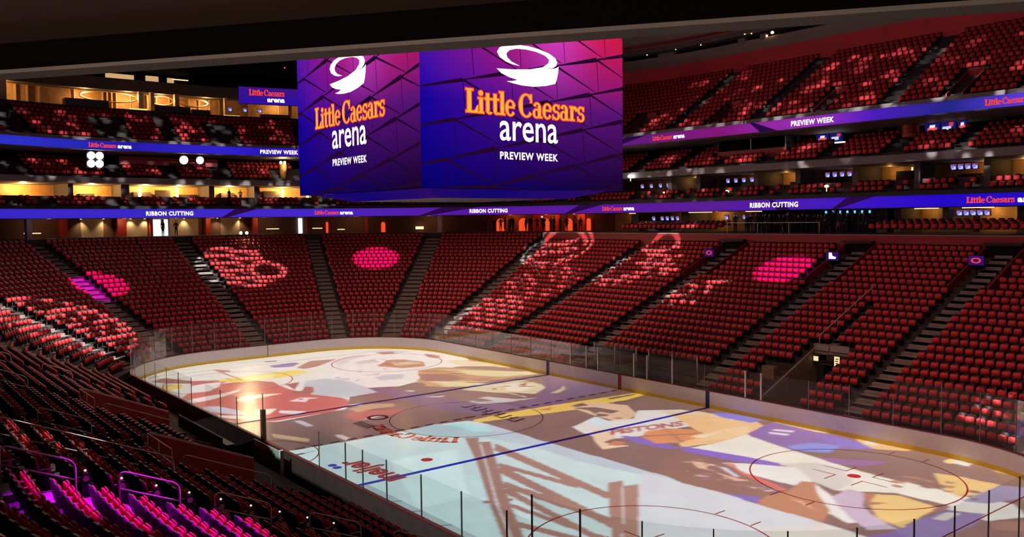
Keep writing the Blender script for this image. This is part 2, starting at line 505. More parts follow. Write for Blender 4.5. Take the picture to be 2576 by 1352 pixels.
def flat(mb, poly, z, mi=0): mb.add([(x, y, z) for x, y in poly], [tuple(range(len(poly)))], mi)
def ring(mb, cx, cy, r, w, z, mi=0, a0=0, a1=2*PI, n=72):
    a = np.linspace(a0, a1, n+1)
    mb.grid([[(cx+(r-w/2)*math.cos(q), cy+(r-w/2)*math.sin(q), z), (cx+(r+w/2)*math.cos(q), cy+(r+w/2)*math.sin(q), z)] for q in a], mi)
M_LBLUE = mat('ice_paint_blue', lin(40, 40, 170), 0.4)
M_LRED = mat('ice_paint_red', lin(185, 45, 40), 0.4)
M_LTHIN = mat('ice_paint_dark_red', lin(150, 60, 60), 0.4)
M_ORG = mat('ice_paint_orange', lin(235, 110, 80), 0.4)
M_INK = mat('ice_paint_black', lin(40, 32, 40), 0.4)
mb = MB()
for x in (-7.77, 7.47): flat(mb, [(x, -HY+.02), (x+0.30, -HY+.02), (x+0.30, HY-.02), (x, HY-.02)], 0.004, 0)
for k in range(26): flat(mb, [(-0.12, -HY+.05+k), (0.12, -HY+.05+k), (0.12, -HY+.6+k), (-0.12, -HY+.6+k)], 0.004, 3)
for s in (-1, 1):
    flat(mb, [(s*27.13-.03, -11.3), (s*27.13+.03, -11.3), (s*27.13+.03, 11.3), (s*27.13-.03, 11.3)], 0.004, 2)
    for y in (-6.71, 6.71):
        cx = s*21.03
        ring(mb, cx, y, 4.57, 0.07, 0.004, 2)
        if s > 0: ring(mb, cx, y, 0.15, 0.30, 0.005, 1, n=32)
        for sx in (-1, 1):
            for sy in (-1, 1):
                flat(mb, [(cx+sx*.85, y+sy*4.57-.0), (cx+sx*.85+.06, y+sy*4.57), (cx+sx*.85+.06, y+sy*5.2), (cx+sx*.85, y+sy*5.2)], 0.004, 2)
                a, b = cx+sx*0.62, y+sy*0.42
                flat(mb, [(a, b), (a+sx*1.2, b), (a+sx*1.2, b+sy*.06), (a, b+sy*.06)][::1], 0.004, 2)
                flat(mb, [(a, b), (a+sx*.06, b), (a+sx*.06, b+sy*.95), (a, b+sy*.95)], 0.004, 2)
        if s > 0 and y < 0: ring(mb, s*6.1, y, 0.15, 0.30, 0.005, 1, n=32)
ring(mb, 0, 0, 4.57, 0.07, 0.004, 3)
ring(mb, 0, 0, 0.08, 0.15, 0.005, 3, n=24)
ring(mb, 0, -HY, 3.05, 0.07, 0.004, 2, 0.01, PI-0.01)
struct(mb.build('floor_ice_markings', [M_LBLUE, M_LRED, M_LTHIN, mat('ice_paint_dim', lin(105, 72, 80), 0.4)]), 'blue lines, red line and face-off circles painted on the ice')

# boards: white facing, yellow kick strip, red cap, outer face; gaps at the benches on the near side
M_BOARD = mat('board_white', (0.60, 0.55, 0.55), 0.35, noise=0.05)
M_KICK = mat('kick_yellow', (0.62, 0.44, 0.03), 0.4)
M_CAP = mat('cap_red', (0.16, 0.022, 0.02), 0.45)
M_OUT = mat('board_outer', (0.07, 0.028, 0.024), 0.7, noise=0.15)
M_GLASS = clearmat('rink_glass', tint=(0.86, 0.88, 0.87), refl=0.06, haze=0.05)
M_POST = mat('glass_post', (0.20, 0.17, 0.17), 0.4, 0.5)
M_POSTL = mat('glass_post_light', (0.55, 0.50, 0.46), 0.35, 0.5)
rk = empty('rink_boards', (0, 0, 0))
tag(rk, 'white dasher boards with yellow kick strip and red cap around the ice', 'rink boards')
BT = TOT
def board_ring(name, prof, m, lo=0.0, hi=TOT):
    mb = MB(); ts = stations(lo, hi)
    mb.grid([[P3(t, d, z) for d, z in prof] for t in ts])
    return mb.build(name, m, rk)
board_ring('board_facing', [(0.0, 0.22), (0.0, 1.05)], M_BOARD)
board_ring('kick_strip', [(-0.01, 0.0), (-0.01, 0.22), (0.0, 0.22)], M_KICK)
board_ring('cap_rail', [(-0.02, 1.05), (-0.02, 1.09), (0.14, 1.09), (0.14, 1.03)], M_CAP)
board_ring('outer_face', [(0.13, 1.04), (0.13, 0.0)], M_OUT)
def marker(x, y, m, nm):
    mb = MB(); s = 1 if y > 0 else -1
    mb.box((x, y*1.0, 0.53), (0.30, 0.012, 1.04))
    return mb.build(nm, m, rk)
for x in (-7.62, 7.62): marker(x, HY-0.012, mat('marker_blue', lin(30, 32, 95), 0.4), 'blue_line_marker')
marker(0, HY-0.012, mat('marker_red', lin(140, 30, 25), 0.4), 'red_line_marker')
mb = MB(); mb.box((-HX+0.01, 0.2, 0.53), (0.02, 0.10, 1.04)); mb.build('end_gate_seam', mat('seam', (0.25, 0.2, 0.2)), rk)

def glass_top(t):
    t %= TOT
    if CUM[1]+1.5 <= t <= CUM[2]-1.5 or CUM[5]+1.5 <= t <= CUM[6]-0.4: return 2.68
    return 3.50
# glass panes and posts; no panes in front of the benches on the near side
GAPS = [(T_near(-9.4), T_near(-6.1)), (T_near(-1.2), T_near(6.2))]
posts = []
t = 0.0
def span(i): return (1.83 if i % 2 == 0 else 1.22)
edges = []
for i in range(8):
    n = max(1, int(round((arclen(CUM[i], CUM[i+1]-1e-6, 0.0)[0][-1])/(2.44 if i % 2 else 1.9))))
    edges += [CUM[i]+(CUM[i+1]-CUM[i])*k/n for k in range(n)]
near_fix = [T_near(x) for x in (9.8, 11.28, 13.18, 15.66, 18.2, 20.7)]
edges = [e for e in edges if not (T_near(8.7) < e < CUM[6]-0.3)] + near_fix
edges = sorted(set(edges))
LIGHT_POSTS = [T_far(x) for x in (-5.1, -3.4, -2.2, 1.3, 2.5, 4.7, 10.4, 11.5)]
extra = [e for e in LIGHT_POSTS if min(abs(e-q) for q in edges) > 0.3]
edges = sorted([e for e in edges if min(abs(e-q) for q in LIGHT_POSTS) > 0.7]+LIGHT_POSTS)
n_e = len(edges)
for i, e in enumerate(edges):
    nx_ = edges[(i+1) % n_e] + (TOT if i == n_e-1 else 0)
    mid = (e+nx_)/2 % TOT
    gap = any(a < mid < b for a, b in GAPS)
    h = glass_top(mid)
    if not gap:
        mb = MB()
        ts = [e+(nx_-e)*k/3 for k in range(4)] if glass_top(mid) > 3 else [e, nx_]
        mb.grid([[P3(q, 0.07, 1.09), P3(q, 0.07, h)] for q in ts])
        mb.build('glass_pane', M_GLASS, rk)
    light = any(abs(e-q) < 1e-6 for q in LIGHT_POSTS)
    pt_ = PT(e, 0.07)
    if not any(a+0.1 < e % TOT < b-0.1 for a, b in GAPS):
        mb = MB(); hh = max(glass_top(e-0.3), glass_top(e+0.3))
        ww = 0.09 if light else (0.045 if T_near(8) < e < T_near(30) else 0.035)
        obox(mb, e, 0.07-ww/2, 0.07+ww/2, 1.09, hh, ww)
        mb.build('glass_post', M_POSTL if light else M_POST, rk)
# ---------------------------------------------------------------- seats
M_SRED = mat('seat_red', (0.58, 0.032, 0.036), 0.55, spec=0.3)
M_SBLK = mat('seat_black_shell', (0.012, 0.009, 0.010), 0.5, spec=0.3)
M_SRED2 = mat('seat_red_fabric', (0.52, 0.028, 0.032), 0.75, noise=0.1, nscale=40)
M_TIP = mat('armrest_tip', (0.34, 0.27, 0.26), 0.45)

def slab(outline, y0, y1, lean=0.0, z0=0.0):
    """outline [(x, z)] extruded from y0 (front) to y1, leaning back with height"""
    n = len(outline)
    v = [(x, y0-lean*(z-z0), z) for x, z in outline]+[(x, y1-lean*(z-z0), z) for x, z in outline]
    f = [tuple(range(n)), tuple(range(2*n-1, n-1, -1))]
    for i in range(n): f.append((i, i+n, (i+1) % n+n, (i+1) % n))
    return v, f
# low seat used for the uncounted ones: red cushion folded up against a black back
def low_seat():
    V = []; Q = []; MI = []
    def bx(x0, x1, y0, y1, z0, z1, lean, mi_front, mi_rest, ch):
        o = len(V)
        for y in (y0, y1):
            for x, z in ((x0, z0), (x1, z0), (x1, z1-ch), (x1-ch, z1), (x0+ch, z1), (x0, z1-ch)):
                V.append((x, y-lean*(z-z0), z))
        Q.append((o, o+1, o+2, o+5)); MI.append(mi_front); Q.append((o+5, o+2, o+3, o+4)); MI.append(mi_front)
        Q.append((o+7, o+6, o+11, o+8)); MI.append(mi_rest); Q.append((o+8, o+11, o+10, o+9)); MI.append(mi_rest)
        for i in range(6):
            Q.append((o+i, o+6+i, o+6+(i+1) % 6, o+(i+1) % 6)); MI.append(mi_rest)
    bx(-0.215, 0.215, 0.12, 0.02, 0.42, 0.78, 0.12, 0, 0, 0.06)
    bx(-0.235, 0.235, -0.06, -0.12, 0.36, 0.88, 0.2, 1, 1, 0.09)
    return np.array(V), np.array(Q), np.array(MI)
LV, LF, LM = low_seat()

seats = []      # (x, y, z, angle, tier, row, t)
def fill(t0, t1, d, z, tier, row, pitch=0.545, keep=1.0, skip=None):
    L, ts = arclen(t0, t1, d)
    n = int(L[-1]/pitch)
    if n < 1: return
    off = (L[-1]-n*pitch)/2
    for i in range(n):
        if keep < 1 and rnd.random() > keep: continue
        s = off+(i+0.5)*pitch
        t = float(np.interp(s, L, ts))
        if skip and skip(t): continue
        x, y, nx, ny = PT(t, d)
        if abs(t-T_STOP) < 1: continue
        px, py, c = project((x, y, z+0.6))
        if c < 3 or not (-120 < px < 2700 and -80 < py < 1460): continue
        seats.append((x, y, z, math.atan2(nx, -ny) if False else math.atan2(-nx, ny)+PI, tier, row, t, c, px, py))
stops = sorted([(t, w) for t, w, k0, n in AISLES if k0 == 0])
bounds = [(T_START, 0.0)]+stops+[(T_STOP, 0.0)]
for k in range(NE):
    d, z = rowd(k)+0.10, rowz(k)
    for (ta, wa), (tb, wb) in zip(bounds[:-1], bounds[1:]):
        mid = (ta+tb)/2
        if k >= NS and not (TE0-1 <= mid <= TE1): continue
        sc = (RC+10)/(RC+d)                # keep the aisle width on the arcs
        a = ta+(wa/2+0.12)*(sc if any(CUM[i] < ta < CUM[i+1] for i in (0, 2, 4, 6)) else 1)
        b = tb-(wb/2+0.12)*(sc if any(CUM[i] < tb < CUM[i+1] for i in (0, 2, 4, 6)) else 1)
        def skip(t, k=k):
            for tv, w, r in VOMS:
                if abs(t-tv) < w+0.55 and k < r+1: return True
            for tv, w, k0, n in AISLES:
                if k0 > 0 and k0 <= k < n and abs(t-tv) < w/2+0.2: return True
            for tv, w, k0, k1 in PORT:
                if k0-1 <= k <= k1 and abs(t-tv) < w+0.45: return True
            if k < 6 and T_far(-0.2+5.6) < t < T_far(-5.6): 
                return k < 3               # penalty boxes stand here
            if abs(t-T_near(14.0)) < 0.36 and 7 <= k <= 15: return True
            if T_far(9.9) < t < T_far(8.5)+0 and False: return True
            if T_end(2.4) < t and abs(t-100.6) < 0.9 and k >= 24: return True
            if abs(t-T_far(9.2)) < 0.8 and 2 <= k <= 4: return True
            if k < 4 and T_near(-9.6) < t < T_near(8.6): return True   # benches
            return False
        fill(a, b, d, z, 'lower', k, skip=skip)
tierb = [TU0]+[t for t, w, k0, n in AISLES if k0 == 0 and TU0 < t < TU1]+[TU1]
tierb = sorted(set(tierb))
for a, b in zip(tierb[:-1], tierb[1:]):
    for k, (d, z) in enumerate(UP):
        mid = (a+b)/2
        if mid > UE0 and k >= NUE: continue
        sp = (b-a)
        m = (a+b)/2
        fill(a+0.7, m-0.9 if k < 5 else b-0.7, d+0.1, z, 'upper', k)
        if k < 5: fill(m+0.9, b-0.7, d+0.1, z, 'upper', k)
    for k, (d, z) in enumerate(MZ):
        m = (a+b)/2
        mz = lambda t, k=k: (56.3 < t < 64.9 and k >= 2) or (abs(t-97.49) < 0.8 and k < 3) or (abs(t-45.3) < 1.0 and k >= 3) or ((abs(t-53.6) < 1.6 or abs(t-42.9) < 1.7) and k >= 4)
        fill(a+0.8, m-0.5, d+0.1, z, 'mezz', k, skip=mz); fill(m+0.5, b-0.8, d+0.1, z, 'mezz', k, skip=mz)
    n_r = max(1, int(round((b-a)/5.6)))
    for r in range(n_r):
        q0 = a+(b-a)*r/n_r; q1 = a+(b-a)*(r+1)/n_r
        w = q1-q0
        fill(q0+0.45, q0+w*0.62, 25.75, 13.50, 'suite', 0, pitch=0.60); fill(q0+w*0.62+0.9, q1-0.25, 25.75, 13.50, 'suite', 0, pitch=0.60)
        fill(q0+0.45, q0+w*0.62, 26.75, 13.95, 'suite', 1, pitch=0.60); fill(q0+w*0.62+0.9, q1-0.25, 26.75, 13.95, 'suite', 1, pitch=0.60)
# club seats behind the red wall of the far side, left clear where the people stand
for a, b in ((T_far(24), T_far(5.2)), (T_far(-9.6), T_far(-22))):
    for k, d in enumerate((22.6, 23.6, 24.6)):
        fill(a, b, d, 10.4+0.14*k, 'club', k, pitch=0.62)

near = [s for s in seats if s[4] == 'lower' and s[6] > CUM[5] and 0 < s[8] < 2576 and s[9] < 1400]
near.sort(key=lambda s: s[7])
single = near[:300]
ids = set(id(s) for s in single)
rest = [s for s in seats if id(s) not in ids]
A = np.array([s[:4] for s in rest])
ca, sa = np.cos(A[:, 3]), np.sin(A[:, 3])
X = A[:, 0, None]+ca[:, None]*LV[None, :, 0]-sa[:, None]*LV[None, :, 1]
Y = A[:, 1, None]+sa[:, None]*LV[None, :, 0]+ca[:, None]*LV[None, :, 1]
Z = A[:, 2, None]+LV[None, :, 2]
VV = np.stack([X, Y, np.broadcast_to(Z, X.shape)], -1).reshape(-1, 3)
FF = (LF[None]+(np.arange(len(A))*len(LV))[:, None, None]).reshape(-1, 4)
o = big_mesh('folding_seats', VV, FF, [M_SRED, M_SBLK], np.tile(LM, len(A)))
tag(o, 'thousands of red folding seats with black backs filling the far stands and tiers', 'seats', kind='stuff')

# the 300 nearest seats one by one
def seat_parts():
    def rounded(w, z0, z1, r, n=4):
        o = [(-w, z0), (w, z0)]
        for k in range(n+1): a = k/n*PI/2; o.append((w-r+r*math.cos(a), z1-r+r*math.sin(a)))
        for k in range(n+1): a = PI/2+k/n*PI/2; o.append((-w+r+r*math.cos(a), z1-r+r*math.sin(a)))
        return o
    P = {}
    m = MB(); m.add(*slab(rounded(0.24, 0.34, 0.90, 0.13), -0.07, -0.115, 0.2, 0.34)); P['backrest'] = (m, M_SBLK)
    m = MB(); m.add(*slab(rounded(0.205, 0.48, 0.865, 0.11), -0.02, -0.075, 0.2, 0.34)); P['back_cushion'] = (m, M_SRED2)
    m = MB()
    m.add(*slab(rounded(0.205, 0.42, 0.76, 0.09), 0.16, 0.09, 0.1, 0.42)); m.add(*slab(rounded(0.19, 0.45, 0.785, 0.09), 0.185, 0.155, 0.1, 0.42))
    P['seat_cushion'] = (m, M_SRED2)
    m = MB(); m.box((0.265, 0.03, 0.30), (0.035, 0.10, 0.60)); m.box((0.265, 0.02, 0.03), (0.06, 0.28, 0.03)); m.box((0.0, -0.03, 0.40), (0.50, 0.04, 0.05)); P['stanchion'] = (m, M_SBLK)
    m = MB(); m.box((0.265, 0.06, 0.615), (0.055, 0.30, 0.03)); P['armrest'] = (m, M_TIP)
    return P
proto = empty('folding_seat', (0, 0, 0))
for nm, (m, mt) in seat_parts().items(): m.build(nm, mt, proto)
ROWW = ['first', 'second', 'third', 'fourth', 'fifth', 'sixth', 'seventh', 'eighth', 'ninth', 'tenth', 'eleventh', 'twelfth', 'thirteenth', 'fourteenth', 'fifteenth', 'sixteenth',
        'seventeenth', 'eighteenth', 'nineteenth', 'twentieth', 'twenty-first', 'twenty-second', 'twenty-third', 'twenty-fourth']
def sect(t):
    if t < T_near(10.35): return 'beyond the nearer vomitory'
    if t < T_near(18.4): return 'between vomitory and magenta handrail'
    return 'this side of the magenta handrail'
for i, s in enumerate(single):
    r = proto if i == 0 else copy_tree(proto)
    r.location = s[:3]; r.rotation_euler = (0, 0, s[3])
    lab = 'red folding seat, %s row up from near boards, %s' % (ROWW[s[5]], sect(s[6]))
    tag(r, lab, 'seat', 'red seats of row %s %s' % (ROWW[s[5]], sect(s[6])))

# portals let into the foot of the upper stand
M_UPRED = mat('upper_portal_red', (0.45, 0.035, 0.035), 0.6)
pn = 0
for a, b in zip(tierb[:-1], tierb[1:]):
    m = (a+b)/2
    px, py, c = project(P3(m, 27.0, 22.5))
    if c < 0 or not (-60 < px < 2640) or m > UE0: continue
    dU, zU = UP[4]
    v = empty('upper_portal', P3(m, dU+0.4, zU)); iv = Vector(v.location)
    tag(v, ['red portal in the upper stand above the words at the right edge', 'red portal in the upper stand at the right, second from the edge', 'red portal in the upper stand above the preview words', 'red portal in the upper stand, third from the right edge', 'red portal in the upper stand close to the scoreboard', 'red portal in the upper stand behind the scoreboard', 'red portal in the upper stand in the far corner'][pn % 7], 'portal'); pn += 1
    for nm, args in (('head_wall', (m, dU+0.30, dU+0.42, zU-1.7, zU+0.75, 1.25)), ('opening', (m, dU+0.24, dU+0.30, zU-2.0, zU-0.05, 0.95))):
        q = MB(); obox(q, *args); q.v = [tuple(Vector(z)-iv) for z in q.v]; q.build(nm, M_UPRED if nm == 'head_wall' else M_BLACK, v)
    for s_ in (-0.6, 0.6):
        q = MB(); x, y, nx, ny = PT(m, 0)
        lo = []; hi = []
        for d, z, w in ((UP[0][0], UP[0][1], -.05), (UP[0][0], UP[0][1], .05), (dU+.3, zU, .05), (dU+.3, zU, -.05)):
            p = P3(m+s_*1.0+w, d, 0); lo.append((p[0], p[1], UP[0][1]-.2)); hi.append((p[0], p[1], z+0.55))
        q.hexa(lo, hi); q.v = [tuple(Vector(z)-iv) for z in q.v]; q.build('side_wall', M_UPRED, v)
# ---------------------------------------------------------------- lettering
def font_tris(text, height, bold=0.0, spacing=1.0):
    """flat glyphs of the built-in typeface: (verts2d, faces, width), x to the right, baseline y = 0"""
    cu = bpy.data.curves.new('lettering_source', 'FONT')
    cu.body = text; cu.size = height*1.38; cu.offset = bold*height; cu.space_character = spacing; cu.resolution_u = 3
    ob = bpy.data.objects.new('lettering_source', cu); COL.objects.link(ob)
    dg = bpy.context.evaluated_depsgraph_get(); dg.update()
    me = ob.evaluated_get(dg).to_mesh()
    V = [(v.co.x, v.co.y) for v in me.vertices]; F = [tuple(p.vertices) for p in me.polygons]
    ob.evaluated_get(dg).to_mesh_clear()
    bpy.data.objects.remove(ob); bpy.data.curves.remove(cu)
    x0 = min(v[0] for v in V); x1 = max(v[0] for v in V)
    return [(x-x0, y) for x, y in V], F, x1-x0

def serif_tris(text, fat=0.0):
    """condensed slab-serif capitals and small letters drawn stroke by stroke, cap height 1"""
    V = []; F = []
    def poly(p):
        o = len(V); V.extend(p); F.append(tuple(range(o, o+len(p))))
    x = 0.0
    def rect(a, b, c, d): poly([(x+a-fat, b-fat), (x+c+fat, b-fat), (x+c+fat, d+fat), (x+a-fat, d+fat)])
    def arc(cx, cy, rx, ry, a0, a1, wmin, wmax, ang_thick=PI, n=18):
        o = len(V)
        for k in range(n+1):
            a = math.radians(a0+(a1-a0)*k/n)
            w = wmin+(wmax-wmin)*abs(math.cos((a-ang_thick)))**1.5
            ca, sa = math.cos(a), math.sin(a)
            V.append((x+cx+(rx+fat)*ca, cy+(ry+fat)*sa)); V.append((x+cx+max(rx-w-fat, 0.005)*ca, cy+max(ry-min(w, ry*.6)-fat, 0.005)*sa))
        for k in range(n): F.append((o+2*k, o+2*k+2, o+2*k+3, o+2*k+1))
    for ch in text:
        if ch == ' ': x += 0.16; continue
        if ch == 'L':
            rect(.07, 0, .26, 1); rect(0, .93, .36, 1); rect(0, 0, .56, .08); poly([(x+.40, .05), (x+.58+fat, .0), (x+.58+fat, .34+fat), (x+.52, .30)]); x += .60
        elif ch in 'il':
            h = .66 if ch == 'i' else 1.0
            rect(.06, 0, .22, h); rect(0, 0, .28, .06); rect(-.01, h-.06, .2, h)
            if ch == 'i': arc(.13, .85, .105, .105, 0, 360, .10, .10)
            x += .31
        elif ch == 't':
            rect(.08, .12, .23, .86); rect(0, .60, .34, .67); arc(.24, .14, .16, .15, 180, 330, .06, .12); x += .37
        elif ch == 'e':
            arc(.25, .33, .26, .35, 15, 325, .055, .15); rect(.1, .33, .46, .39); x += .54
        elif ch == 'C':
            arc(.38, .5, .39, .52, 48, 318, .06, .19, n=24); rect(.60, .64, .68, 1.0); poly([(x+.5, .94), (x+.68+fat, .62), (x+.66+fat, .8), (x+.56, 1.0)]); x += .74
        elif ch == 'a':
            arc(.19, .19, .20, .21, 20, 360, .05, .12); rect(.27, .04, .42, .50); arc(.22, .46, .20, .22, 0, 165, .06, .14, 0); rect(.30, 0, .50, .06); x += .53
        elif ch == 's':
            arc(.2, .49, .19, .19, 30, 270, .06, .11); arc(.2, .18, .20, .20, -150, 90, .06, .11, 0); rect(.32, .48, .38, .66); rect(0, .0, .05, .20); x += .43
        elif ch == 'r':
            rect(.06, 0, .21, .66); rect(0, 0, .30, .06); rect(0, .60, .2, .66); arc(.30, .47, .16, .19, 15, 150, .06, .14, PI/2); arc(.39, .52, .07, .07, 0, 360, .06, .06); x += .46
    return V, F, x

def stamp(mb, tris, fn, mi=0):
    """put flat glyphs on a surface: fn(x, y) -> 3D point"""
    V, F = tris[0], tris[1]
    mb.add([fn(x, y) for x, y in V], F, mi)

E_ORANGE = emat('led_orange', lin(255, 165, 55), 1.25)
E_REDOR = emat('led_red_orange', lin(250, 70, 45), 1.0)
E_WHITE = emat('led_white', (1.0, 0.93, 1.0), 1.5)
E_LINE = emat('led_dark_line', lin(36, 8, 42), 1.0)
E_LED = emat('led_picture', (1, 1, 1), 1.0, attr='Col')
M_CASE = mat('scoreboard_case', (0.02, 0.018, 0.022), 0.5)

# ---------------------------------------------------------------- scoreboard over centre ice
SX, SY, HW = -0.35, -0.15, 6.85
ZB, ZT = 13.42, 23.8
sb = empty('scoreboard', (SX, SY, ZB))
tag(sb, 'huge square hanging scoreboard with purple and red screens over centre ice', 'scoreboard')
sb_inv = Matrix.Translation((-SX, -SY, -ZB))
mb = MB(); mb.box((0, 0, (ZT-ZB)/2+0.05), (2*HW-0.16, 2*HW-0.16, ZT-ZB-0.1))
mb.build('casing', M_CASE, sb)
LOGO_RING = [(1280, 408), (1200, 395), (1110, 360), (1040, 310), (1012, 250), (1040, 200), (1110, 168), (1230, 156), (1380, 168), (1520, 200), (1640, 245), (1720, 300), (1745, 350), (1730, 395), (1680, 425),
             (1560, 415), (1630, 365), (1640, 320), (1590, 275), (1490, 235), (1360, 210), (1240, 205), (1160, 225), (1120, 265), (1130, 310), (1180, 360)]
LOGO_CUP = [(1005, 445), (1200, 452), (1400, 445), (1560, 415), (1680, 432), (1730, 420), (1762, 402), (1755, 480), (1735, 570), (1715, 615), (1600, 642), (1450, 655), (1300, 640), (1190, 615), (1120, 592), (1200, 588), (1250, 575), (1150, 545), (1060, 500)]
def face_logo(p):      # zoomed-picture units -> metres on the screen face (centre x, height above ice)
    return ((p[0]-1375)/180.0-0.2, 18.78+(655-p[1])/500.0*2.16 - ((p[0]-1375)/180.0)*-0.075)
def grad(u, v, side):
    """colour of the show picture: u 0..1 left to right, v 0..1 bottom to top"""
    blue = np.array(lin(20, 4, 165)); dk = np.array(lin(40, 10, 70)); pur = np.array(lin(95, 22, 125)); red = np.array(lin(205, 25, 75)); mag = np.array(lin(215, 60, 185)); ind = np.array(lin(80, 25, 165))
    low = blue*(1-u)[:, None]+dk*u[:, None]
    midc = blue*np.clip(1-1.6*u, 0, 1)[:, None]+pur*(np.clip(1.6*u, 0, 1))[:, None]
    top = ind*np.clip(1-1.7*u, 0, 1)[:, None]+(mag*np.exp(-((u-.62)/.16)**2)[:, None]+red*(1-np.exp(-((u-.62)/.16)**2))[:, None])*np.clip(1.7*u, 0, 1)[:, None]
    v_ = v[:, None]
    c = np.where(v_ < .42, low+(midc-low)*(v_/.42), midc+(top-midc)*np.clip((v_-.42)/.38, 0, 1))
    return c*(0.38+0.62*np.clip(v_*1.9, 0, 1))
def screen(parent, side):
    # local frame: x along the face, z up, face looks outwards
    sgn = {'south': 0, 'east': 1, 'north': 2, 'west': 3}[side]
    R_ = Matrix.Rotation(sgn*PI/2, 4, 'Z')
    def loc(x, z, out=0.0):
        return tuple(R_ @ Vector((x, -HW-out, z-ZB)))
    nx_, nz_ = 46, 36
    m = MB()
    m.grid([[loc(-HW+2*HW*i/nx_, ZB+(ZT-ZB)*j/nz_) for j in range(nz_+1)] for i in range(nx_+1)])
    o = m.build('screen', E_LED, parent)
    u, v = np.meshgrid(np.linspace(0, 1, nx_+1), np.linspace(0, 1, nz_+1), indexing='ij')
    paint(o, grad(u.ravel(), v.ravel(), side))
    if side in ('north', 'west'): return
    # facet lines of the picture
    m = MB()
    def line(a, b, w0, w1):
        a = Vector(a); b = Vector(b); d = (b-a).normalized(); n = Vector((-d.y, d.x))
        P = [a-n*w0/2, b-n*w1/2, b+n*w1/2, a+n*w0/2]
        P = [(max(-HW, min(HW, q.x)), max(ZB, min(ZT, q.y))) for q in P]
        m.add([loc(x, z, 0.012) for x, z in P], [(0, 1, 2, 3)])
    off = 0.0 if side == 'east' else 0.9
    for b in range(7):
        zb = 11.9+1.86*b
        xs = [-9.6+3.05*k+off+0.55*b for k in range(-3, 9)]
        for x0, x1 in zip(xs[:-1], xs[1:]):
            z0, z1 = zb+0.21*x0+.35, zb+0.21*x1+.35
            if -HW-3 < x0 < HW+3:
                if x1 <= HW and x0 >= -HW: line((x0, z0), (x1, z1), 0.05, 0.26)
                else:
                    xa, xb = max(x0, -HW), min(x1, HW)
                    if xb > xa: line((xa, z0+(z1-z0)*(xa-x0)/(x1-x0)), (xb, z0+(z1-z0)*(xb-x0)/(x1-x0)), 0.08, 0.2)
            if -HW < x1 < HW and ZB < z1 < ZT:
                xd, zd = x1+2.9, z1-1.86*0.62
                k = min(1, (HW-x1)/2.9)
                line((x1, z1), (x1+2.9*k, z1-1.15*k), 0.13, 0.04)
                line((x1, z1), (x1+0.12, max(ZB, z1-1.75)), 0.05, 0.03)
    m.build('screen_graphics', E_LINE, o)
    # emblem and words
    dx = 0.0 if side == 'east' else -0.28
    m = MB()
    m.add([loc(face_logo(p)[0]+dx, face_logo(p)[1], 0.03) for p in LOGO_RING], [tuple(range(len(LOGO_RING)))])
    m.add([loc(face_logo(p)[0]+dx, face_logo(p)[1], 0.03) for p in LOGO_CUP], [tuple(range(len(LOGO_CUP)))])
    m.build('emblem', E_WHITE, o)
    s2 = serif_tris('Little Caesars', 0.0); s1 = serif_tris('Little Caesars', 0.045)
    wx = 8.05/s2[2]
    m = MB(); stamp(m, s1, lambda x, y: loc(-4.2+dx+x*wx, 17.2+y*1.18, 0.02)); m.build('lettering', E_REDOR, o)
    m = MB(); stamp(m, s2, lambda x, y: loc(-4.2+dx+x*wx, 17.2+y*1.18, 0.03)); m.build('lettering', E_ORANGE, o)
    a = font_tris('arena', 1.5, 0.012, 1.0); wx = 3.95/a[2]
    m = MB(); stamp(m, a, lambda x, y: loc(-2.1+dx+x*wx, 15.93+y*1.02, 0.03)); m.build('lettering', E_WHITE, o)
    a = font_tris('PREVIEW WEEK', 0.36, 0.04, 1.15); wx = 3.95/a[2]
    m = MB(); stamp(m, a, lambda x, y: loc(-2.1+dx+x*wx, 14.96+y*1.05, 0.03)); m.build('lettering', E_WHITE, o)
for s_ in ('south', 'east', 'north', 'west'): screen(sb, s_)
# inner lower screens tucked under the big ones, facing outwards and down
mb = MB()
h0, h1, zz0, zz1 = 4.6, 6.2, ZB-ZB-0.42, 0.0
ringp = lambda h, z: [(-h, -h, z), (h, -h, z), (h, h, z), (-h, h, z)]
a_, b_ = ringp(h0, zz0), ringp(h1, zz1)
V_, F_, C_ = [], [], []
for i in range(4):
    p0, p1, p2, p3 = a_[i], a_[(i+1) % 4], b_[(i+1) % 4], b_[i]
    for k in range(12):
        f0, f1 = k/12, (k+1)/12
        L = lambda p, q, f: tuple(p[j]+(q[j]-p[j])*f for j in range(3))
        o_ = len(V_); V_ += [L(p0, p1, f0), L(p0, p1, f1), L(p3, p2, f1), L(p3, p2, f0)]; F_.append((o_, o_+1, o_+2, o_+3))
        cc = [np.array(lin(18, 6, 110))*(1-abs(f-.35)) + np.array(lin(50, 15, 90))*abs(f-.35) for f in (f0, f1)]
        C_ += [cc[0], cc[1], cc[1], cc[0]]
mb.add(V_, F_); o = mb.build('lower_screen', E_LED, sb); paint(o, np.array(C_))
mb = MB(); mb.add(ringp(h0, zz0+0.01), [(3, 2, 1, 0)]); mb.build('underside', M_CASE, sb)
mb = MB()
for x in (-5.5, 5.5):
    for y in (-5.5, 5.5): mb.tube([(x, y, ZT-ZB), (x*0.9, y*0.9, 47-ZB)], 0.05, 6)
mb.build('hoist_cable', M_STEEL, sb)

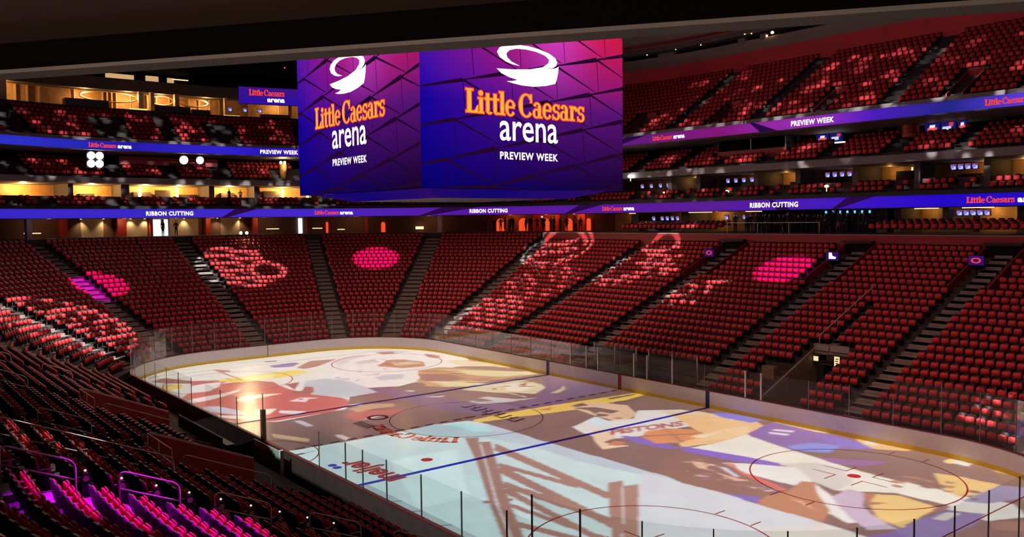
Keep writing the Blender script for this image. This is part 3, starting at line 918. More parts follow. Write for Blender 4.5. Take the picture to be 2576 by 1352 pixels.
# ---------------------------------------------------------------- ribbon boards around the bowl
def ribbon(name, label, d, z0, z1, t0, t1, colfn, breaks):
    rb = empty(name, P3((t0+t1)/2, d, z0)); tag(rb, label, 'ribbon board')
    inv = Vector(rb.location)
    ts = np.arange(t0, t1, 0.35)
    m = MB()
    m.grid([[tuple(Vector(P3(t, d, z))-inv) for z in (z0, (z0+z1)/2, z1)] for t in ts])
    o = m.build('screen', E_LED, rb)
    c = np.array([colfn(t) for t in ts])
    paint(o, np.repeat(c, 3, axis=0)*np.tile(np.array([0.9, 1.0, 0.9]), len(ts))[:, None])
    for tc, w, up in breaks:      # dark wedges of the picture
        m = MB()
        a, b = (z1, z0) if up else (z0, z1)
        m.add([tuple(Vector(P3(tc-w, d-0.012, a))-inv), tuple(Vector(P3(tc+w, d-0.012, a))-inv), tuple(Vector(P3(tc+w*2.2, d-0.012, b))-inv), tuple(Vector(P3(tc+w*1.7, d-0.012, b))-inv)], [(0, 1, 2, 3)])
        m.build('screen_graphics', emat('led_dark_violet', lin(42, 10, 70), 1.0), o)
    m = MB(); m.grid([[tuple(Vector(P3(t, d+0.01, z0-0.03))-inv), tuple(Vector(P3(t, d-0.04, z0-0.03))-inv), tuple(Vector(P3(t, d-0.04, z0))-inv)] for t in ts]); m.build('bottom_edge', M_DARK, rb)
    def words(x_t, parts, h, width):
        """x_t: station of the left end; the words run towards smaller stations (to the viewer's right)"""
        G = [serif_tris(txt, 0.03) if font == 'serif' else font_tris(txt, 1.0, 0.05, 1.12 if font == 'caps' else 1.0) for txt, font, m_ in parts]
        nat = sum(g[2]*(0.86 if p[1] == 'serif' else 0.95) for g, p in zip(G, parts))+0.3*(len(parts)-1)
        s = width/nat*0.98; x = 0.0
        kk = (T_arc(1, 90)-T_arc(1, 0))/((RC+d)*PI/2) if not (CUM[1] < x_t < CUM[2] or CUM[3] < x_t < CUM[4]) else 1.0
        for g, (txt, font, m_) in zip(G, parts):
            sx = s*(0.86 if font == 'serif' else 0.95)
            zc = (z0+z1)/2-h*0.42
            m = MB(); stamp(m, g, lambda a, b: tuple(Vector(P3(x_t-(x+a*sx)*kk, d-0.025, zc+b*h*0.85))-inv)); m.build('lettering', m_, o)
            x += g[2]*sx+0.3*s
    return words
P_, B_, M_ = np.array(lin(92, 28, 165)), np.array(lin(40, 20, 190)), np.array(lin(150, 35, 165))
def lower_col(t):
    xs = [T_far(24), T_far(10), T_far(0), T_far(-12), T_arc(1, 45), T_end(10), T_end(0), T_end(-12), T_arc(2, 60)]
    cs = [B_, np.array(lin(38, 10, 200)), np.array(lin(70, 28, 190)), np.array(lin(92, 30, 150)), np.array(lin(88, 26, 160)), np.array(lin(70, 40, 200)), np.array(lin(62, 42, 200)), np.array(lin(58, 40, 200)), np.array(lin(90, 50, 190))]
    return np.array([np.interp(t, xs, [c[i] for c in cs]) for i in range(3)])
def upper_col(t):
    xs = [T_far(24), T_far(16), T_far(11), T_far(5), T_far(-1), T_far(-10), T_far(-20), T_arc(1, 60), T_arc(1, 80), T_end(5), T_end(-5), T_arc(2, 20), T_arc(2, 60)]
    cs = [M_, np.array(lin(90, 60, 220)), np.array(lin(35, 40, 130)), np.array(lin(75, 30, 190)), np.array(lin(155, 50, 185)), np.array(lin(135, 25, 125)), np.array(lin(100, 30, 120)), P_, B_, np.array(lin(50, 35, 205)), np.array(lin(40, 30, 170)), np.array(lin(45, 50, 200)), np.array(lin(20, 25, 205))]
    return np.array([np.interp(t, xs, [c[i] for c in cs]) for i in range(3)])
def t_of_px(px, d, z):
    """station on the ring at offset d, height z that is seen in picture column px (search along the ring)"""
    best = min(np.arange(T_arc(0, 45), T_arc(2, 80), 0.05), key=lambda t: abs(project(P3(t, d, z))[0]-px) if project(P3(t, d, z))[2] > 0 else 1e9)
    return float(best)
words = ribbon('ribbon_board', 'blue and purple ribbon board under the suites, the lower of the two rings', 24.90, 12.46, 13.40, TU0, TU1, lower_col,
               [(T_far(3.4), 1.2, True), (T_far(-4.0), 0.7, False), (T_far(-25.5), 0.9, True), (T_arc(1, 40), 1.3, True), (T_end(6.5), 0.7, True), (T_end(-13), 0.8, True)])
LC = [('Little Caesars', 'serif', E_REDOR), ('arena', 'sans', E_WHITE)]
RCUT = [('RIBBON CUTTING', 'caps', E_WHITE)]
PREV = [('PREVIEW WEEK', 'caps', E_WHITE)]
for t_, p_, w_ in ((T_far(11.92), LC, 5.5), (T_far(-7.6), RCUT, 5.2), (T_arc(1, 8.4), LC, 4.6), (T_arc(1, 38.1), RCUT, 4.9), (T_arc(1, 70.1), LC, 4.6), (T_end(-2.8), RCUT, 5.1)):
    words(t_, p_, 0.52, w_)
words2 = ribbon('ribbon_board', 'magenta to blue ribbon board on the upper stand edge, the higher of the two rings', 23.98, 19.50, 20.40, TU0, TU1, upper_col,
                [(T_far(-5.0), 0.9, False), (T_far(-21), 1.3, True), (T_arc(1, 50), 0.8, False)])
for t_, p_, w_ in ((T_far(13.5), LC, 4.6), (T_far(-2.66), PREV, 4.2), (T_far(-18.86), LC, 4.3), (T_end(-6.74), LC, 4.4), (T_arc(1, 80.9), PREV, 4.4)):
    words2(t_, p_, 0.52, w_)
# ---------------------------------------------------------------- the show picture thrown on the ice: r, g, b, then x, y in centimetres on the ice
ART = [
(238,234,222,-2554,-1241,-3091,-950,-3200,-735,-3200,-86,-3200,575,-2839,1208,-2391,1400,-1758,1268,-1142,471,-1292,27,-1015,-245,-698,-438,-651,-905,-871,-1159,-1539,-1131),
(244,236,228,-2549,331,-2700,656,-2721,895,-2638,1063,-2454,1226,-2152,1260,-1842,1249,-1588,886,-1718,680,-1323,498,-1179,348,-1124,213,-1228,-1,-1117,-370),
(205,205,205,-2698,882,-2604,1061,-2474,1128,-2459,922,-2587,855),
(170,110,90,-2647,862,-2614,1013,-2481,971,-2489,852),
(185,120,95,-2308,1161,-2080,1195,-1987,1089,-2097,1071),
(222,206,208,-2467,354,-2655,633,-2519,747,-2440,519,-2189,278),
(214,198,200,-2302,471,-2330,710,-2198,586,-2150,446),
(198,204,210,-1764,-53,-1506,29,-1224,4,-1039,-17,-1023,-263,-1299,-448,-1775,-223),
(196,200,204,-1551,241,-1585,366,-1528,486,-1371,391,-1387,215),
(150,145,150,-1831,260,-1959,351,-1804,261),
(170,172,176,-1483,31,-1625,157,-1507,79),
(190,128,78,-1983,507,-2198,719,-2138,853,-1909,908,-1717,803,-1758,624),
(120,70,45,-2071,630,-2049,674,-2002,643,-2029,613),
(222,200,140,-2090,707,-1914,869,-1844,850,-1920,640),
(196,150,85,-1587,648,-1612,859,-1457,972,-1159,1128,-835,1264,-837,1045,-870,748,-819,558,-849,452,-984,372,-1216,408,-1318,503),
(150,95,65,-1457,566,-1305,737,-1053,802,-1067,577,-1186,442),
(226,214,150,-1518,814,-1198,1072,-971,1281,-840,1259,-929,994,-1126,854),
(226,214,150,-1074,467,-982,672,-841,806,-790,568,-896,447),
(165,118,95,-1000,756,-988,875,-898,896,-878,739),
(232,214,160,-1814,1079,-1802,1212,-1583,1270,-1313,1254,-1435,1118,-1552,987),
(226,205,150,-1568,1286,-1436,1304,-1184,1277,-1294,1214),
(244,240,224,-1985,956,-1881,1071,-1505,1040,-1588,886,-1811,888),
(72,52,118,-1228,-1,-1156,119,-809,155,-576,247,-238,286,-107,536,-119,768,-107,910,96,728,63,593,-42,77,-193,53,-383,-15,-696,-16,-1039,-17),
(118,90,118,-713,1227,-754,1288,-439,1300,-24,1285,-9,906,-26,620,-16,398,-136,493,-231,717),
(222,208,160,-732,468,-789,689,-770,911,-712,1028,-501,1015,-388,952,-260,735,-233,638,-422,639,-524,568),
(238,230,205,-686,806,-681,961,-517,948,-413,784,-469,676),
(150,80,45,-612,890,-617,983,-533,882),
(150,80,45,-621,641,-608,692,-567,646),
(120,82,35,-450,661,-282,754,-269,835,-184,672,-296,652),
(205,185,140,-227,852,-293,1004,-371,1105,-265,1035,-189,896),
(205,200,196,-372,272,-427,460,-228,560,-162,698,-191,459,-259,301),
(52,40,40,-405,316,-389,396,-283,423,-332,326),
(205,200,200,-696,132,-632,277,-603,216),
(205,190,180,-976,146,-928,222,-879,164),
(240,196,45,63,7,51,344,67,562,148,1301,228,1326,265,1114,257,618,211,350,178,243,142,-50),
(200,120,40,110,469,114,586,175,505),
(120,88,30,143,1037,168,1280,195,1236,187,1017),
(184,76,58,-512,-563,-620,-437,-520,-248,-459,-140,-371,-224,-366,-396,-362,-527),
(196,160,112,-693,-428,-740,-249,-652,-120,-561,-161,-592,-293,-565,-418),
(214,206,200,-809,-368,-789,-285,-719,-304,-763,-374),
(205,190,185,-371,-504,-401,-400,-393,-357,-354,-450),
(208,76,50,-1660,-1175,-1947,-1000,-2065,-848,-2082,-661,-2044,-499,-1883,-412,-1740,-435,-1526,-436,-1250,-393,-1038,-292,-968,-290,-788,-363,-684,-541,-684,-739,-686,-915,-737,-1065,-940,-1146,-1204,-1190,-1477,-1189),
(196,84,60,-2349,-870,-2239,-720,-2127,-681,-2025,-807,-1915,-967,-1850,-1030),
(178,76,52,-2040,-674,-2028,-508,-1899,-414,-1771,-520,-1802,-699),
(240,226,226,-2140,-937,-2169,-821,-2160,-708,-1999,-778,-1857,-902,-1872,-1011,-1871,-1099),
(244,226,222,-1635,-1172,-1663,-1078,-1701,-949,-1732,-806,-1791,-710,-1748,-708,-1639,-834,-1556,-999,-1528,-1111),
(255,240,215,-1446,-873,-1524,-757,-1510,-652,-1438,-539,-1409,-669,-1386,-762,-1357,-874),
(214,206,226,-1279,-1176,-1364,-1082,-1308,-1018,-1159,-982,-958,-943,-1002,-1030,-1118,-1090),
(250,236,232,-1090,-1159,-1001,-1057,-861,-948,-788,-951,-914,-1089),
(255,244,225,-1076,-868,-1000,-768,-880,-864,-951,-935),
(240,225,225,-942,-770,-807,-652,-759,-742,-875,-804),
(238,224,224,-1165,-614,-1225,-502,-1131,-408,-1142,-484,-1064,-539),
(208,76,50,-1196,-546,-1192,-498,-1143,-527),
(170,86,62,-1521,-275,-1567,-313,-1435,-400,-1521,-497,-1320,-471,-1272,-417,-1362,-340),
(170,86,66,-1742,-388,-1759,-266,-1506,-420),
(250,222,66,-2230,-736,-2266,-591,-2269,-413,-2270,-56,-2093,-34,-2019,-350,-2047,-607,-2158,-696),
(255,250,160,-2230,-524,-2240,-369,-2204,-272,-2035,-357,-2055,-538),
(176,112,92,-2741,-572,-2606,-480,-2546,-495,-2578,-560,-2072,-558,-2087,-575),
(108,108,172,-2605,-155,-2634,69,-2553,94,-2434,-27,-2482,-155),
(60,60,60,-2847,-101,-2824,12,-2776,-16,-2798,-106),
(170,116,88,-2351,-27,-2603,203,-2548,434,-2420,274,-2310,143,-2265,9),
(236,210,70,-2192,-1199,-2289,-1057,-2255,-968,-2113,-1004,-2088,-1080,-2043,-1182),
(160,96,72,-2516,-1121,-2617,-986,-2461,-917,-2349,-870,-2235,-906,-2366,-1034),
(206,226,224,4,-1184,29,-790,28,-197,64,-33,217,8,673,-1,1659,21,2051,16,2350,24,2717,5,2577,-716,1861,-1400,824,-1400),
(190,205,214,217,8,673,-1,1659,21,1605,-24,1102,-121,720,-109,408,-218),
(214,218,222,1452,-16,1659,21,2051,16,2350,24,2717,5,2577,-716,2207,-663,1797,-523),
(226,220,210,2220,-225,2354,16,2655,-13,2512,-405),
(218,240,236,505,-821,540,-440,1209,-840,1196,-1091),
(172,228,232,54,-169,105,-110,345,-49,372,-134,185,-211),
(170,200,206,55,-456,3,-227,138,-170,309,-161,396,-60,442,-186,333,-313,209,-414),
(172,128,110,589,-225,1566,-348,1616,-413,677,-309),
(172,128,110,886,-431,1390,-369,1428,-410,935,-474),
(172,128,110,919,-449,1816,-579,1860,-641,997,-528),
(172,128,110,1138,-594,1788,-562,1829,-614,1199,-652),
(172,128,110,1218,-639,1955,-740,1986,-784,1269,-694),
(172,128,110,1393,-758,1930,-719,1954,-750,1426,-791),
(172,128,110,1570,-874,1923,-780,1956,-818,1611,-913),
(172,128,110,1293,-830,1346,-708,1374,-728,1321,-849),
(172,128,110,381,-280,422,-218,506,-276,532,-220,1128,-596,1438,-787,1781,-989,1730,-1050,1338,-828,808,-510),
(172,128,110,1455,-255,1472,-174,1532,-233,1557,-165,2060,-695,2000,-766,1764,-548),
(226,230,228,523,-285,528,-280,1405,-827,1753,-1022,1748,-1028,1378,-820),
(226,230,228,1537,-247,1541,-243,2025,-736,2022,-740),
(232,188,150,186,668,142,812,230,912,385,973,593,842,668,689,623,620,485,613,325,642),
(70,54,76,167,685,142,812,224,788,214,701),
(70,54,76,211,659,286,782,466,822,485,736,339,694),
(70,54,76,427,669,495,712,514,664,482,609),
(70,54,76,336,690,403,714,425,649),
(150,80,55,570,659,602,714,620,667),
(230,224,216,578,327,558,398,475,602,608,586,665,736,531,915,688,1132,860,1168,1001,1073,987,501,900,259,791,273,719,276),
(214,232,232,522,487,485,613,630,578,679,474,600,447),
(240,206,168,678,380,797,427,906,350,939,221,1076,274,1037,125,896,199),
(200,120,70,949,288,1016,311,1047,240,991,201),
(240,205,160,634,996,756,1173,964,1199,1037,1249,1117,1142,968,1035,826,972),
(112,60,192,899,384,954,434,1116,455,1284,439,1226,372,1069,346),
(110,60,170,871,973,935,997,1065,984,1135,1050,1170,996,1164,928,1078,921,986,958),
(92,100,190,883,1212,906,1274,1023,1267,1077,1195),
(244,194,130,706,1001,860,1124,1074,1161,1174,1226,1281,1153,1332,937,1345,693,1292,542,1279,454,1108,588,1059,710,1145,764),
(222,140,62,982,466,921,571,953,714,1067,800,1154,783,1206,670,1207,528,1131,412),
(170,96,40,944,688,950,696,1208,548,1205,531),
(170,96,40,972,483,1148,775,1161,760,991,463),
(248,206,150,1151,663,1154,783,1170,981,1208,1119,1351,924,1307,760,1241,627,1224,719),
(255,226,190,1164,653,1192,864,1219,696),
(238,234,216,1296,434,1335,683,1323,926,1502,877,1645,843,1814,814,2016,771,2191,751,2531,774,2641,718,2612,595,2344,579,2161,419,2043,454,1847,607,1661,491,1462,439),
(216,208,196,1773,588,1866,732,1996,748,2156,587,2161,419,2043,454,1897,532),
(236,234,226,1579,394,1683,482,1860,588,2054,437,2274,282,2400,234,2450,176,2416,90,2301,140,2106,354,1918,336,1780,330),
(118,64,200,1258,478,1399,517,1604,568,1775,590,1788,544,1608,458,1319,407),
(134,94,72,1332,392,1500,392,1710,344,1853,290,2011,241,2020,114,1875,24,1669,-2,1476,37,1358,243),
(236,190,150,1464,296,1521,326,1622,241,1562,237),
(150,96,160,1632,124,1654,182,1683,137),
(236,176,140,1651,243,1786,243,1849,255,1803,201),
(214,214,230,1609,326,1647,337,1782,268,1766,250),
(228,96,72,1583,399,1628,417,1733,333,1810,333,2033,267,2011,241,1858,282,1740,314,1631,387),
(84,66,150,1880,262,2009,225,2015,196,1926,227),
(188,122,78,2048,15,2015,121,2038,259,1994,426,2045,450,2123,340,2288,173,2349,28,2202,17),
(232,176,140,2111,180,2150,188,2265,122,2202,146),
(116,92,186,1878,22,2009,101,2055,18),
(122,88,168,1319,943,1253,1218,1254,1344,1356,1337,1688,1263,1948,1197,1818,1045,1710,860,1621,854,1502,877),
(230,220,230,1347,1145,1448,1197,1463,1151,1364,1109),
(230,220,230,1372,1073,1468,1117,1484,1069,1388,1038),
(112,118,222,866,1196,985,1278,1174,1277,1178,1171,985,1152),
(118,140,228,1606,877,1636,1033,1779,1111,1816,928,1710,860),
(104,104,206,1597,1157,1688,1263,1865,1218,1948,1197,1859,1100),
(236,206,150,900,1363,1123,1374,1489,1301,1603,1274,1497,1263,1164,1291),
(240,228,206,1458,1311,1521,1315,1600,1292,1532,1259),
(236,190,120,1752,1285,1895,1294,2051,1317,2048,1256,1926,1171,1829,1217),
(240,235,225,1798,1297,1859,1293,1910,1239,1842,1232),
(138,86,150,1814,814,1917,880,2086,1017,2067,858,1942,780),
(236,196,112,2309,991,2420,1021,2582,1032,2595,877,2542,727,2448,786),
(236,196,112,2288,431,2286,489,2376,562,2547,531,2569,201,2459,228,2369,340),
(176,112,70,2262,468,2295,516,2342,389,2395,439,2356,342),
(200,180,202,2194,334,2192,483,2261,481,2347,318,2443,237,2565,179,2502,82,2377,158),
(222,222,214,2550,684,2625,804,2730,799,2822,689,2744,522,2583,544),
(118,108,166,2566,158,2577,445,2592,535,2707,599,2731,439,2711,165,2620,55),
(150,144,184,2571,687,2582,1025,2680,1089,2732,952,2656,731),
(206,200,196,2596,384,2596,504,2640,532,2639,401),
(150,104,84,2753,514,2850,641,2893,527,2802,441),
(56,74,166,2531,21,2574,142,2669,114,2572,-42),
(246,210,120,2380,1301,2481,1285,2618,1254,2642,1191,2484,1223),
(236,232,226,2252,1297,2348,1304,2366,1209,2308,1216),
(246,214,130,2246,1213,2252,1297,2308,1216,2284,1187),
(236,200,120,1224,1335,1264,1355,1287,1296),
(110,80,66,1608,221,1627,227,1638,211,1619,204),
(206,170,140,1789,215,1816,232,1824,217,1797,200),
(150,110,140,1686,124,1707,130,1720,112,1697,106),
(206,170,140,1736,165,1749,171,1755,162,1741,156),
(206,170,140,1607,324,1631,342,1636,330,1612,312),
(206,170,140,1555,159,1581,176,1587,164,1561,146),
(150,110,140,1878,185,1904,195,1915,176,1891,165),
(96,66,54,1857,220,1883,241,1887,230,1861,209),
(150,110,140,1443,328,1463,327,1480,304,1460,304),
(206,170,140,1902,192,1922,196,1932,179,1913,174),
(110,80,66,1673,214,1699,221,1711,201,1686,194),
(110,80,66,1914,265,1930,269,1939,254,1923,250),
(206,170,140,1628,148,1661,164,1673,143,1642,126),
(96,66,54,1559,193,1587,200,1601,180,1574,171),
(226,196,168,1547,326,1581,338,1594,316,1563,303),
(150,110,140,1585,319,1612,340,1615,330,1589,309),
(226,196,168,1899,189,1911,189,1921,174,1909,175),
(96,66,54,1687,214,1712,221,1724,201,1700,194),
(206,170,140,1801,150,1815,158,1819,151,1805,143),
(96,66,54,1808,161,1835,181,1840,169,1813,149),
(190,140,110,1461,345,1490,365,1496,351,1467,332),
(110,80,66,1924,239,1942,246,1950,232,1932,225),
(206,170,140,1929,213,1943,210,1956,190,1941,193),
(150,110,140,1641,202,1669,212,1682,192,1654,181),
(150,110,140,1970,227,1987,241,1991,231,1973,219),
(190,140,110,1965,241,1983,245,1990,231,1973,225),
(96,66,54,1530,199,1553,206,1565,187,1543,181),
(110,80,66,1768,262,1788,270,1798,253,1778,245),
(206,170,140,1450,268,1474,282,1481,269,1457,255),
(206,170,140,1621,259,1639,264,1647,251,1629,246),
(206,170,140,1663,170,1679,169,1692,150,1676,153),
(96,66,54,1794,276,1815,283,1825,267,1803,260),
(226,196,168,1542,302,1564,308,1577,289,1555,283),
(190,140,110,1835,167,1857,181,1861,171,1840,155),
(96,66,54,1565,171,1581,174,1593,157,1576,154),
(206,170,140,1521,319,1542,331,1548,320,1528,307),
(206,170,140,1526,284,1556,298,1567,280,1537,266),
(96,66,54,1597,305,1617,308,1631,288,1610,287),
(226,196,168,1737,207,1754,211,1763,197,1746,192),
(206,170,140,1923,256,1936,251,1949,231,1936,236),
(190,140,110,1970,233,1999,247,2009,227,1981,212),
(96,66,54,1477,243,1506,256,1518,237,1490,224),
(96,66,54,1805,170,1833,185,1844,165,1815,152),
(206,170,140,1481,297,1498,292,1512,274,1497,277),
(226,196,168,1965,199,1991,215,1999,199,1973,182),
(226,196,168,1677,296,1697,306,1703,294,1683,283),
(120,84,66,2373,829,2425,849,2430,814,2378,794),
(170,118,92,2276,691,2319,695,2328,659,2287,656),
(140,98,80,2283,866,2326,867,2336,830,2293,828),
(170,118,92,2246,844,2294,870,2295,843,2248,815),
(140,98,80,2375,795,2412,793,2420,760,2384,760),
(170,118,92,2285,792,2322,795,2329,765,2293,761),
(186,140,116,2530,775,2549,775,2553,756,2535,758),
(120,84,66,2579,767,2602,760,2609,734,2586,741),
(120,84,66,2189,882,2225,886,2233,857,2197,853),
(170,118,92,2286,866,2316,874,2321,852,2291,844),
(120,84,66,2443,847,2464,845,2470,824,2448,826),
(170,118,92,2372,778,2413,782,2420,750,2380,744),
(120,84,66,2413,831,2446,833,2453,803,2420,802),
(120,84,66,2362,765,2396,776,2400,750,2366,741),
(170,118,92,2404,911,2439,916,2445,887,2410,882),
(120,84,66,2523,861,2572,875,2578,837,2529,823),
(186,140,116,2245,747,2300,766,2306,729,2252,710),
(170,118,92,2458,773,2493,789,2495,766,2460,750),
(170,118,92,2335,865,2371,865,2378,835,2343,833),
(170,118,92,2421,844,2466,865,2468,836,2424,815),
(140,92,62,-1549,680,-1464,763,-1438,746,-1506,659),
(236,226,190,-813,702,-768,744,-747,728,-778,682),
(226,205,150,-895,699,-845,746,-823,730,-860,679),
(236,226,190,-984,1180,-914,1248,-891,1229,-946,1156),
(170,116,72,-1467,777,-1342,905,-1316,888,-1424,755),
(140,92,62,-938,676,-827,791,-806,775,-902,656),
(214,180,112,-1158,748,-1086,817,-1063,801,-1119,727),
(214,180,112,-795,1060,-733,1118,-712,1101,-759,1038),
(236,226,190,-575,768,-505,837,-486,822,-542,749),
(214,180,112,-769,836,-690,916,-669,899,-734,816),
(170,116,72,-1290,637,-1178,752,-1154,736,-1250,617),
(236,226,190,-1131,478,-1021,592,-999,577,-1093,460),
(170,116,72,-698,967,-594,1074,-574,1057,-663,946),
(140,92,62,-1336,774,-1245,865,-1220,848,-1295,753),
(140,92,62,-578,856,-499,936,-479,919,-545,835),
(236,226,190,-730,727,-647,812,-626,796,-696,707),
(226,205,150,-1094,913,-1032,971,-1008,954,-1055,891),
(236,226,190,-996,545,-939,600,-917,585,-960,526),
(170,116,72,-1203,773,-1099,879,-1076,862,-1164,752),
(170,116,72,-961,660,-868,755,-846,739,-925,640),
(236,226,190,-860,634,-760,738,-739,722,-825,615),
(214,180,112,-1041,360,-994,404,-972,390,-1005,343),
(170,116,72,-652,771,-607,813,-587,797,-619,752),
(226,205,150,-702,913,-604,1013,-583,996,-667,892),
(170,116,72,-564,867,-505,923,-486,907,-531,847),
(226,205,150,-1043,1064,-950,1157,-927,1139,-1004,1041),
(180,176,180,-2027,770,-2037,891,-1944,810),
(206,200,200,-2590,497,-2612,616,-2504,537),
(180,176,180,-1738,-2,-1772,68,-1686,14),
(206,200,200,-1687,230,-1719,305,-1633,246),
(222,214,214,-2074,349,-2105,439,-2010,373),
(222,214,214,-1593,318,-1617,403,-1534,341),
(250,246,240,-2372,677,-2420,763,-2310,690),
(206,200,200,-1674,-20,-1677,83,-1600,22),
(180,176,180,-1687,285,-1703,380,-1620,316),
(180,176,180,-2045,665,-2066,773,-1971,697),
(206,200,200,-1615,-53,-1646,17,-1564,-36),
(180,176,180,-1838,474,-1887,540,-1792,477),
(222,214,214,-1766,442,-1808,513,-1717,451),
(206,200,200,-1642,11,-1658,99,-1578,42),
(64,52,48,-315,-866,-339,-823,-317,-785,-269,-766,-226,-784,-207,-828,-232,-863,-280,-877),
(120,58,48,-373,-902,-407,-834,-367,-740,-341,-763,-368,-836,-353,-901),
(120,58,48,-193,-902,-180,-799,-200,-763,-174,-733,-126,-811,-154,-890),
(196,190,200,-613,-827,-600,-789,-420,-785,-417,-829),
(196,184,186,-141,-798,-133,-760,11,-766,3,-803),
(190,160,120,-409,-1051,-161,-938,-92,-970,-304,-1075)]
# ---------------------------------------------------------------- show projectors: a lamp behind a painted slide, hung above the bowl
def slide_mat():
    if 'painted_slide' in MATS: return MATS['painted_slide']
    m = bpy.data.materials.new('painted_slide'); m.use_nodes = True
    nt = m.node_tree; nt.nodes.clear()
    out = nt.nodes.new('ShaderNodeOutputMaterial'); t = nt.nodes.new('ShaderNodeBsdfTransparent')
    a = nt.nodes.new('ShaderNodeVertexColor'); a.layer_name = 'Col'
    nt.links.new(a.outputs[0], t.inputs[0]); nt.links.new(t.outputs[0], out.inputs[0])
    MATS['painted_slide'] = m
    return m
M_SLIDE = slide_mat()
def grid_mesh(name, P, n, m, cols, parent):
    i, j = np.meshgrid(np.arange(n-1), np.arange(m-1), indexing='ij')
    q = (i*m+j).ravel()
    F = np.stack([q, q+m, q+m+1, q+1], -1)
    used = (cols.max(axis=1) >= 0)
    o = big_mesh(name, P, F, M_SLIDE, parent=parent)
    paint(o, cols)
    return o
def housing(parent, f, size=0.5):
    mb = MB(); q = f.to_track_quat('-Z', 'Y').to_matrix()
    lo = [q @ Vector((x*size, y*size, 1.1)) for x, y in ((-1, -1), (1, -1), (1, 1), (-1, 1))]
    hi = [q @ Vector((x*size*.7, y*size*.7, 0.15)) for x, y in ((-1, -1), (1, -1), (1, 1), (-1, 1))]
    mb.hexa(hi, lo); mb.build('housing', M_BLACK, parent)
def raster(poly, X, Y):
    x = np.array([p[0] for p in poly]); y = np.array([p[1] for p in poly])
    box = np.where((X >= x.min()) & (X <= x.max()) & (Y >= y.min()) & (Y <= y.max()))[0]
    px, py = X[box], Y[box]; ins = np.zeros(len(box), bool)
    j = len(x)-1
    for i in range(len(x)):
        c = (y[i] > py) != (y[j] > py)
        ins ^= c & (px < (x[j]-x[i])*(py-y[i])/((y[j]-y[i]) if y[j] != y[i] else 1e-9)+x[i])
        j = i
    return box[ins]

# --- the big picture on the ice
AMB = np.array([0.165, 0.093, 0.070])*1.0          # what the house lights alone give on the white ice
ICE_LAMP = Vector((2.0, -31.5, 26.0)); KS = 0.04
gx = np.arange(-30.6, 30.61, 0.085); gy = np.arange(-13.09, 13.09, 0.085)
GX, GY = np.meshgrid(gx, gy, indexing='ij'); n_, m_ = GX.shape
gxf, gyf = GX.ravel(), GY.ravel()
img = np.zeros((len(gxf), 3)); hit = np.zeros(len(gxf), bool)
for a in ART:
    p = [(a[k]/100.0, a[k+1]/100.0) for k in range(3, len(a), 2)]
    id_ = raster(p, gxf, gyf)
    img[id_] = np.array(lin(*a[:3])); hit[id_] = True
TJ = font_tris('PISTONS', 1.0, 0.06)
for f in TJ[1]:
    q = [(8.49+1.18*TJ[0][k][0]/TJ[2]-0.80*TJ[0][k][1], 3.64+4.69*TJ[0][k][0]/TJ[2]+0.80*TJ[0][k][1]) for k in f]
    img[raster(q, gxf, gyf)] = np.array(lin(176, 58, 56))
base = np.array(lin(116, 86, 74))
vn = 0.5+0.25*np.sin(gxf*1.7+1.3*np.sin(gyf*1.1))*np.cos(gyf*2.1+gxf*0.4)+0.25*np.sin(gxf*4.1+gyf*3.3)*np.sin(gyf*5.2-gxf*1.1)
img[~hit] = base*(0.93+0.16*vn[~hit, None])
img[hit] *= (0.93+0.12*vn[hit, None])
I2 = img.reshape(n_, m_, 3)
for _ in range(0):                                  # slightly out of focus
    I3 = I2.copy(); I3[1:-1, 1:-1] = (I2[1:-1, 1:-1]*4+I2[:-2, 1:-1]+I2[2:, 1:-1]+I2[1:-1, :-2]+I2[1:-1, 2:])/8; I2 = I3
img = I2.reshape(-1, 3)
ax = np.maximum(np.abs(gxf)-CX, 0); ay = np.maximum(np.abs(gyf)-CY, 0)
dd_ = np.hypot(ax, ay)+np.minimum(np.maximum(np.abs(gxf)-CX, np.abs(gyf)-CY), 0)-RC
r2 = (gxf-ICE_LAMP.x)**2+(gyf-ICE_LAMP.y)**2+ICE_LAMP.z**2
fall = (ICE_LAMP.z/np.sqrt(r2))/r2
fref = fall[dd_ < 0].min()
T_ = np.clip((img-AMB)/0.80, 0, 1.2)*(fref/fall)[:, None]
T_[dd_ > -0.10] = 0.0
T_ = np.clip(T_, 0, 1)
pj = empty('picture_projector', ICE_LAMP); tag(pj, 'show projector throwing the picture on the ice, hung over the near stand', 'projector')
dx_, dy_, dz_ = (gxf-ICE_LAMP.x)*KS, (gyf-ICE_LAMP.y)*KS, np.full_like(gxf, -ICE_LAMP.z*KS)
grid_mesh('slide', np.stack([dx_, dy_, dz_], -1), n_, m_, T_, pj)
mb = MB(); zz = -ICE_LAMP.z*KS
x0, x1, y0, y1 = dx_.min(), dx_.max(), dy_.min(), dy_.max(); e = 3.0
for q in ([(x0-e, y0-e), (x1+e, y0-e), (x1+e, y0), (x0-e, y0)], [(x0-e, y1), (x1+e, y1), (x1+e, y1+e), (x0-e, y1+e)], [(x0-e, y0), (x0, y0), (x0, y1), (x0-e, y1)], [(x1, y0), (x1+e, y0), (x1+e, y1), (x1, y1)]):
    mb.add([(a, b, zz) for a, b in q], [(0, 1, 2, 3)])
for q in ([(x0-e, y1+.3), (x1+e, y1+.3)], [(x0-e, -.7), (x1+e, -.7)], [(x0-.4, y0-e), (x0-.4, y1+e)], [(x1+.4, y0-e), (x1+.4, y1+e)]):
    mb.add([(q[0][0], q[0][1], zz), (q[1][0], q[1][1], zz), (q[1][0], q[1][1], 2.0), (q[0][0], q[0][1], 2.0)], [(0, 1, 2, 3)])
mb.build('slide_frame', M_BLACK, pj)
PIC_W = 4*PI*PI/fref
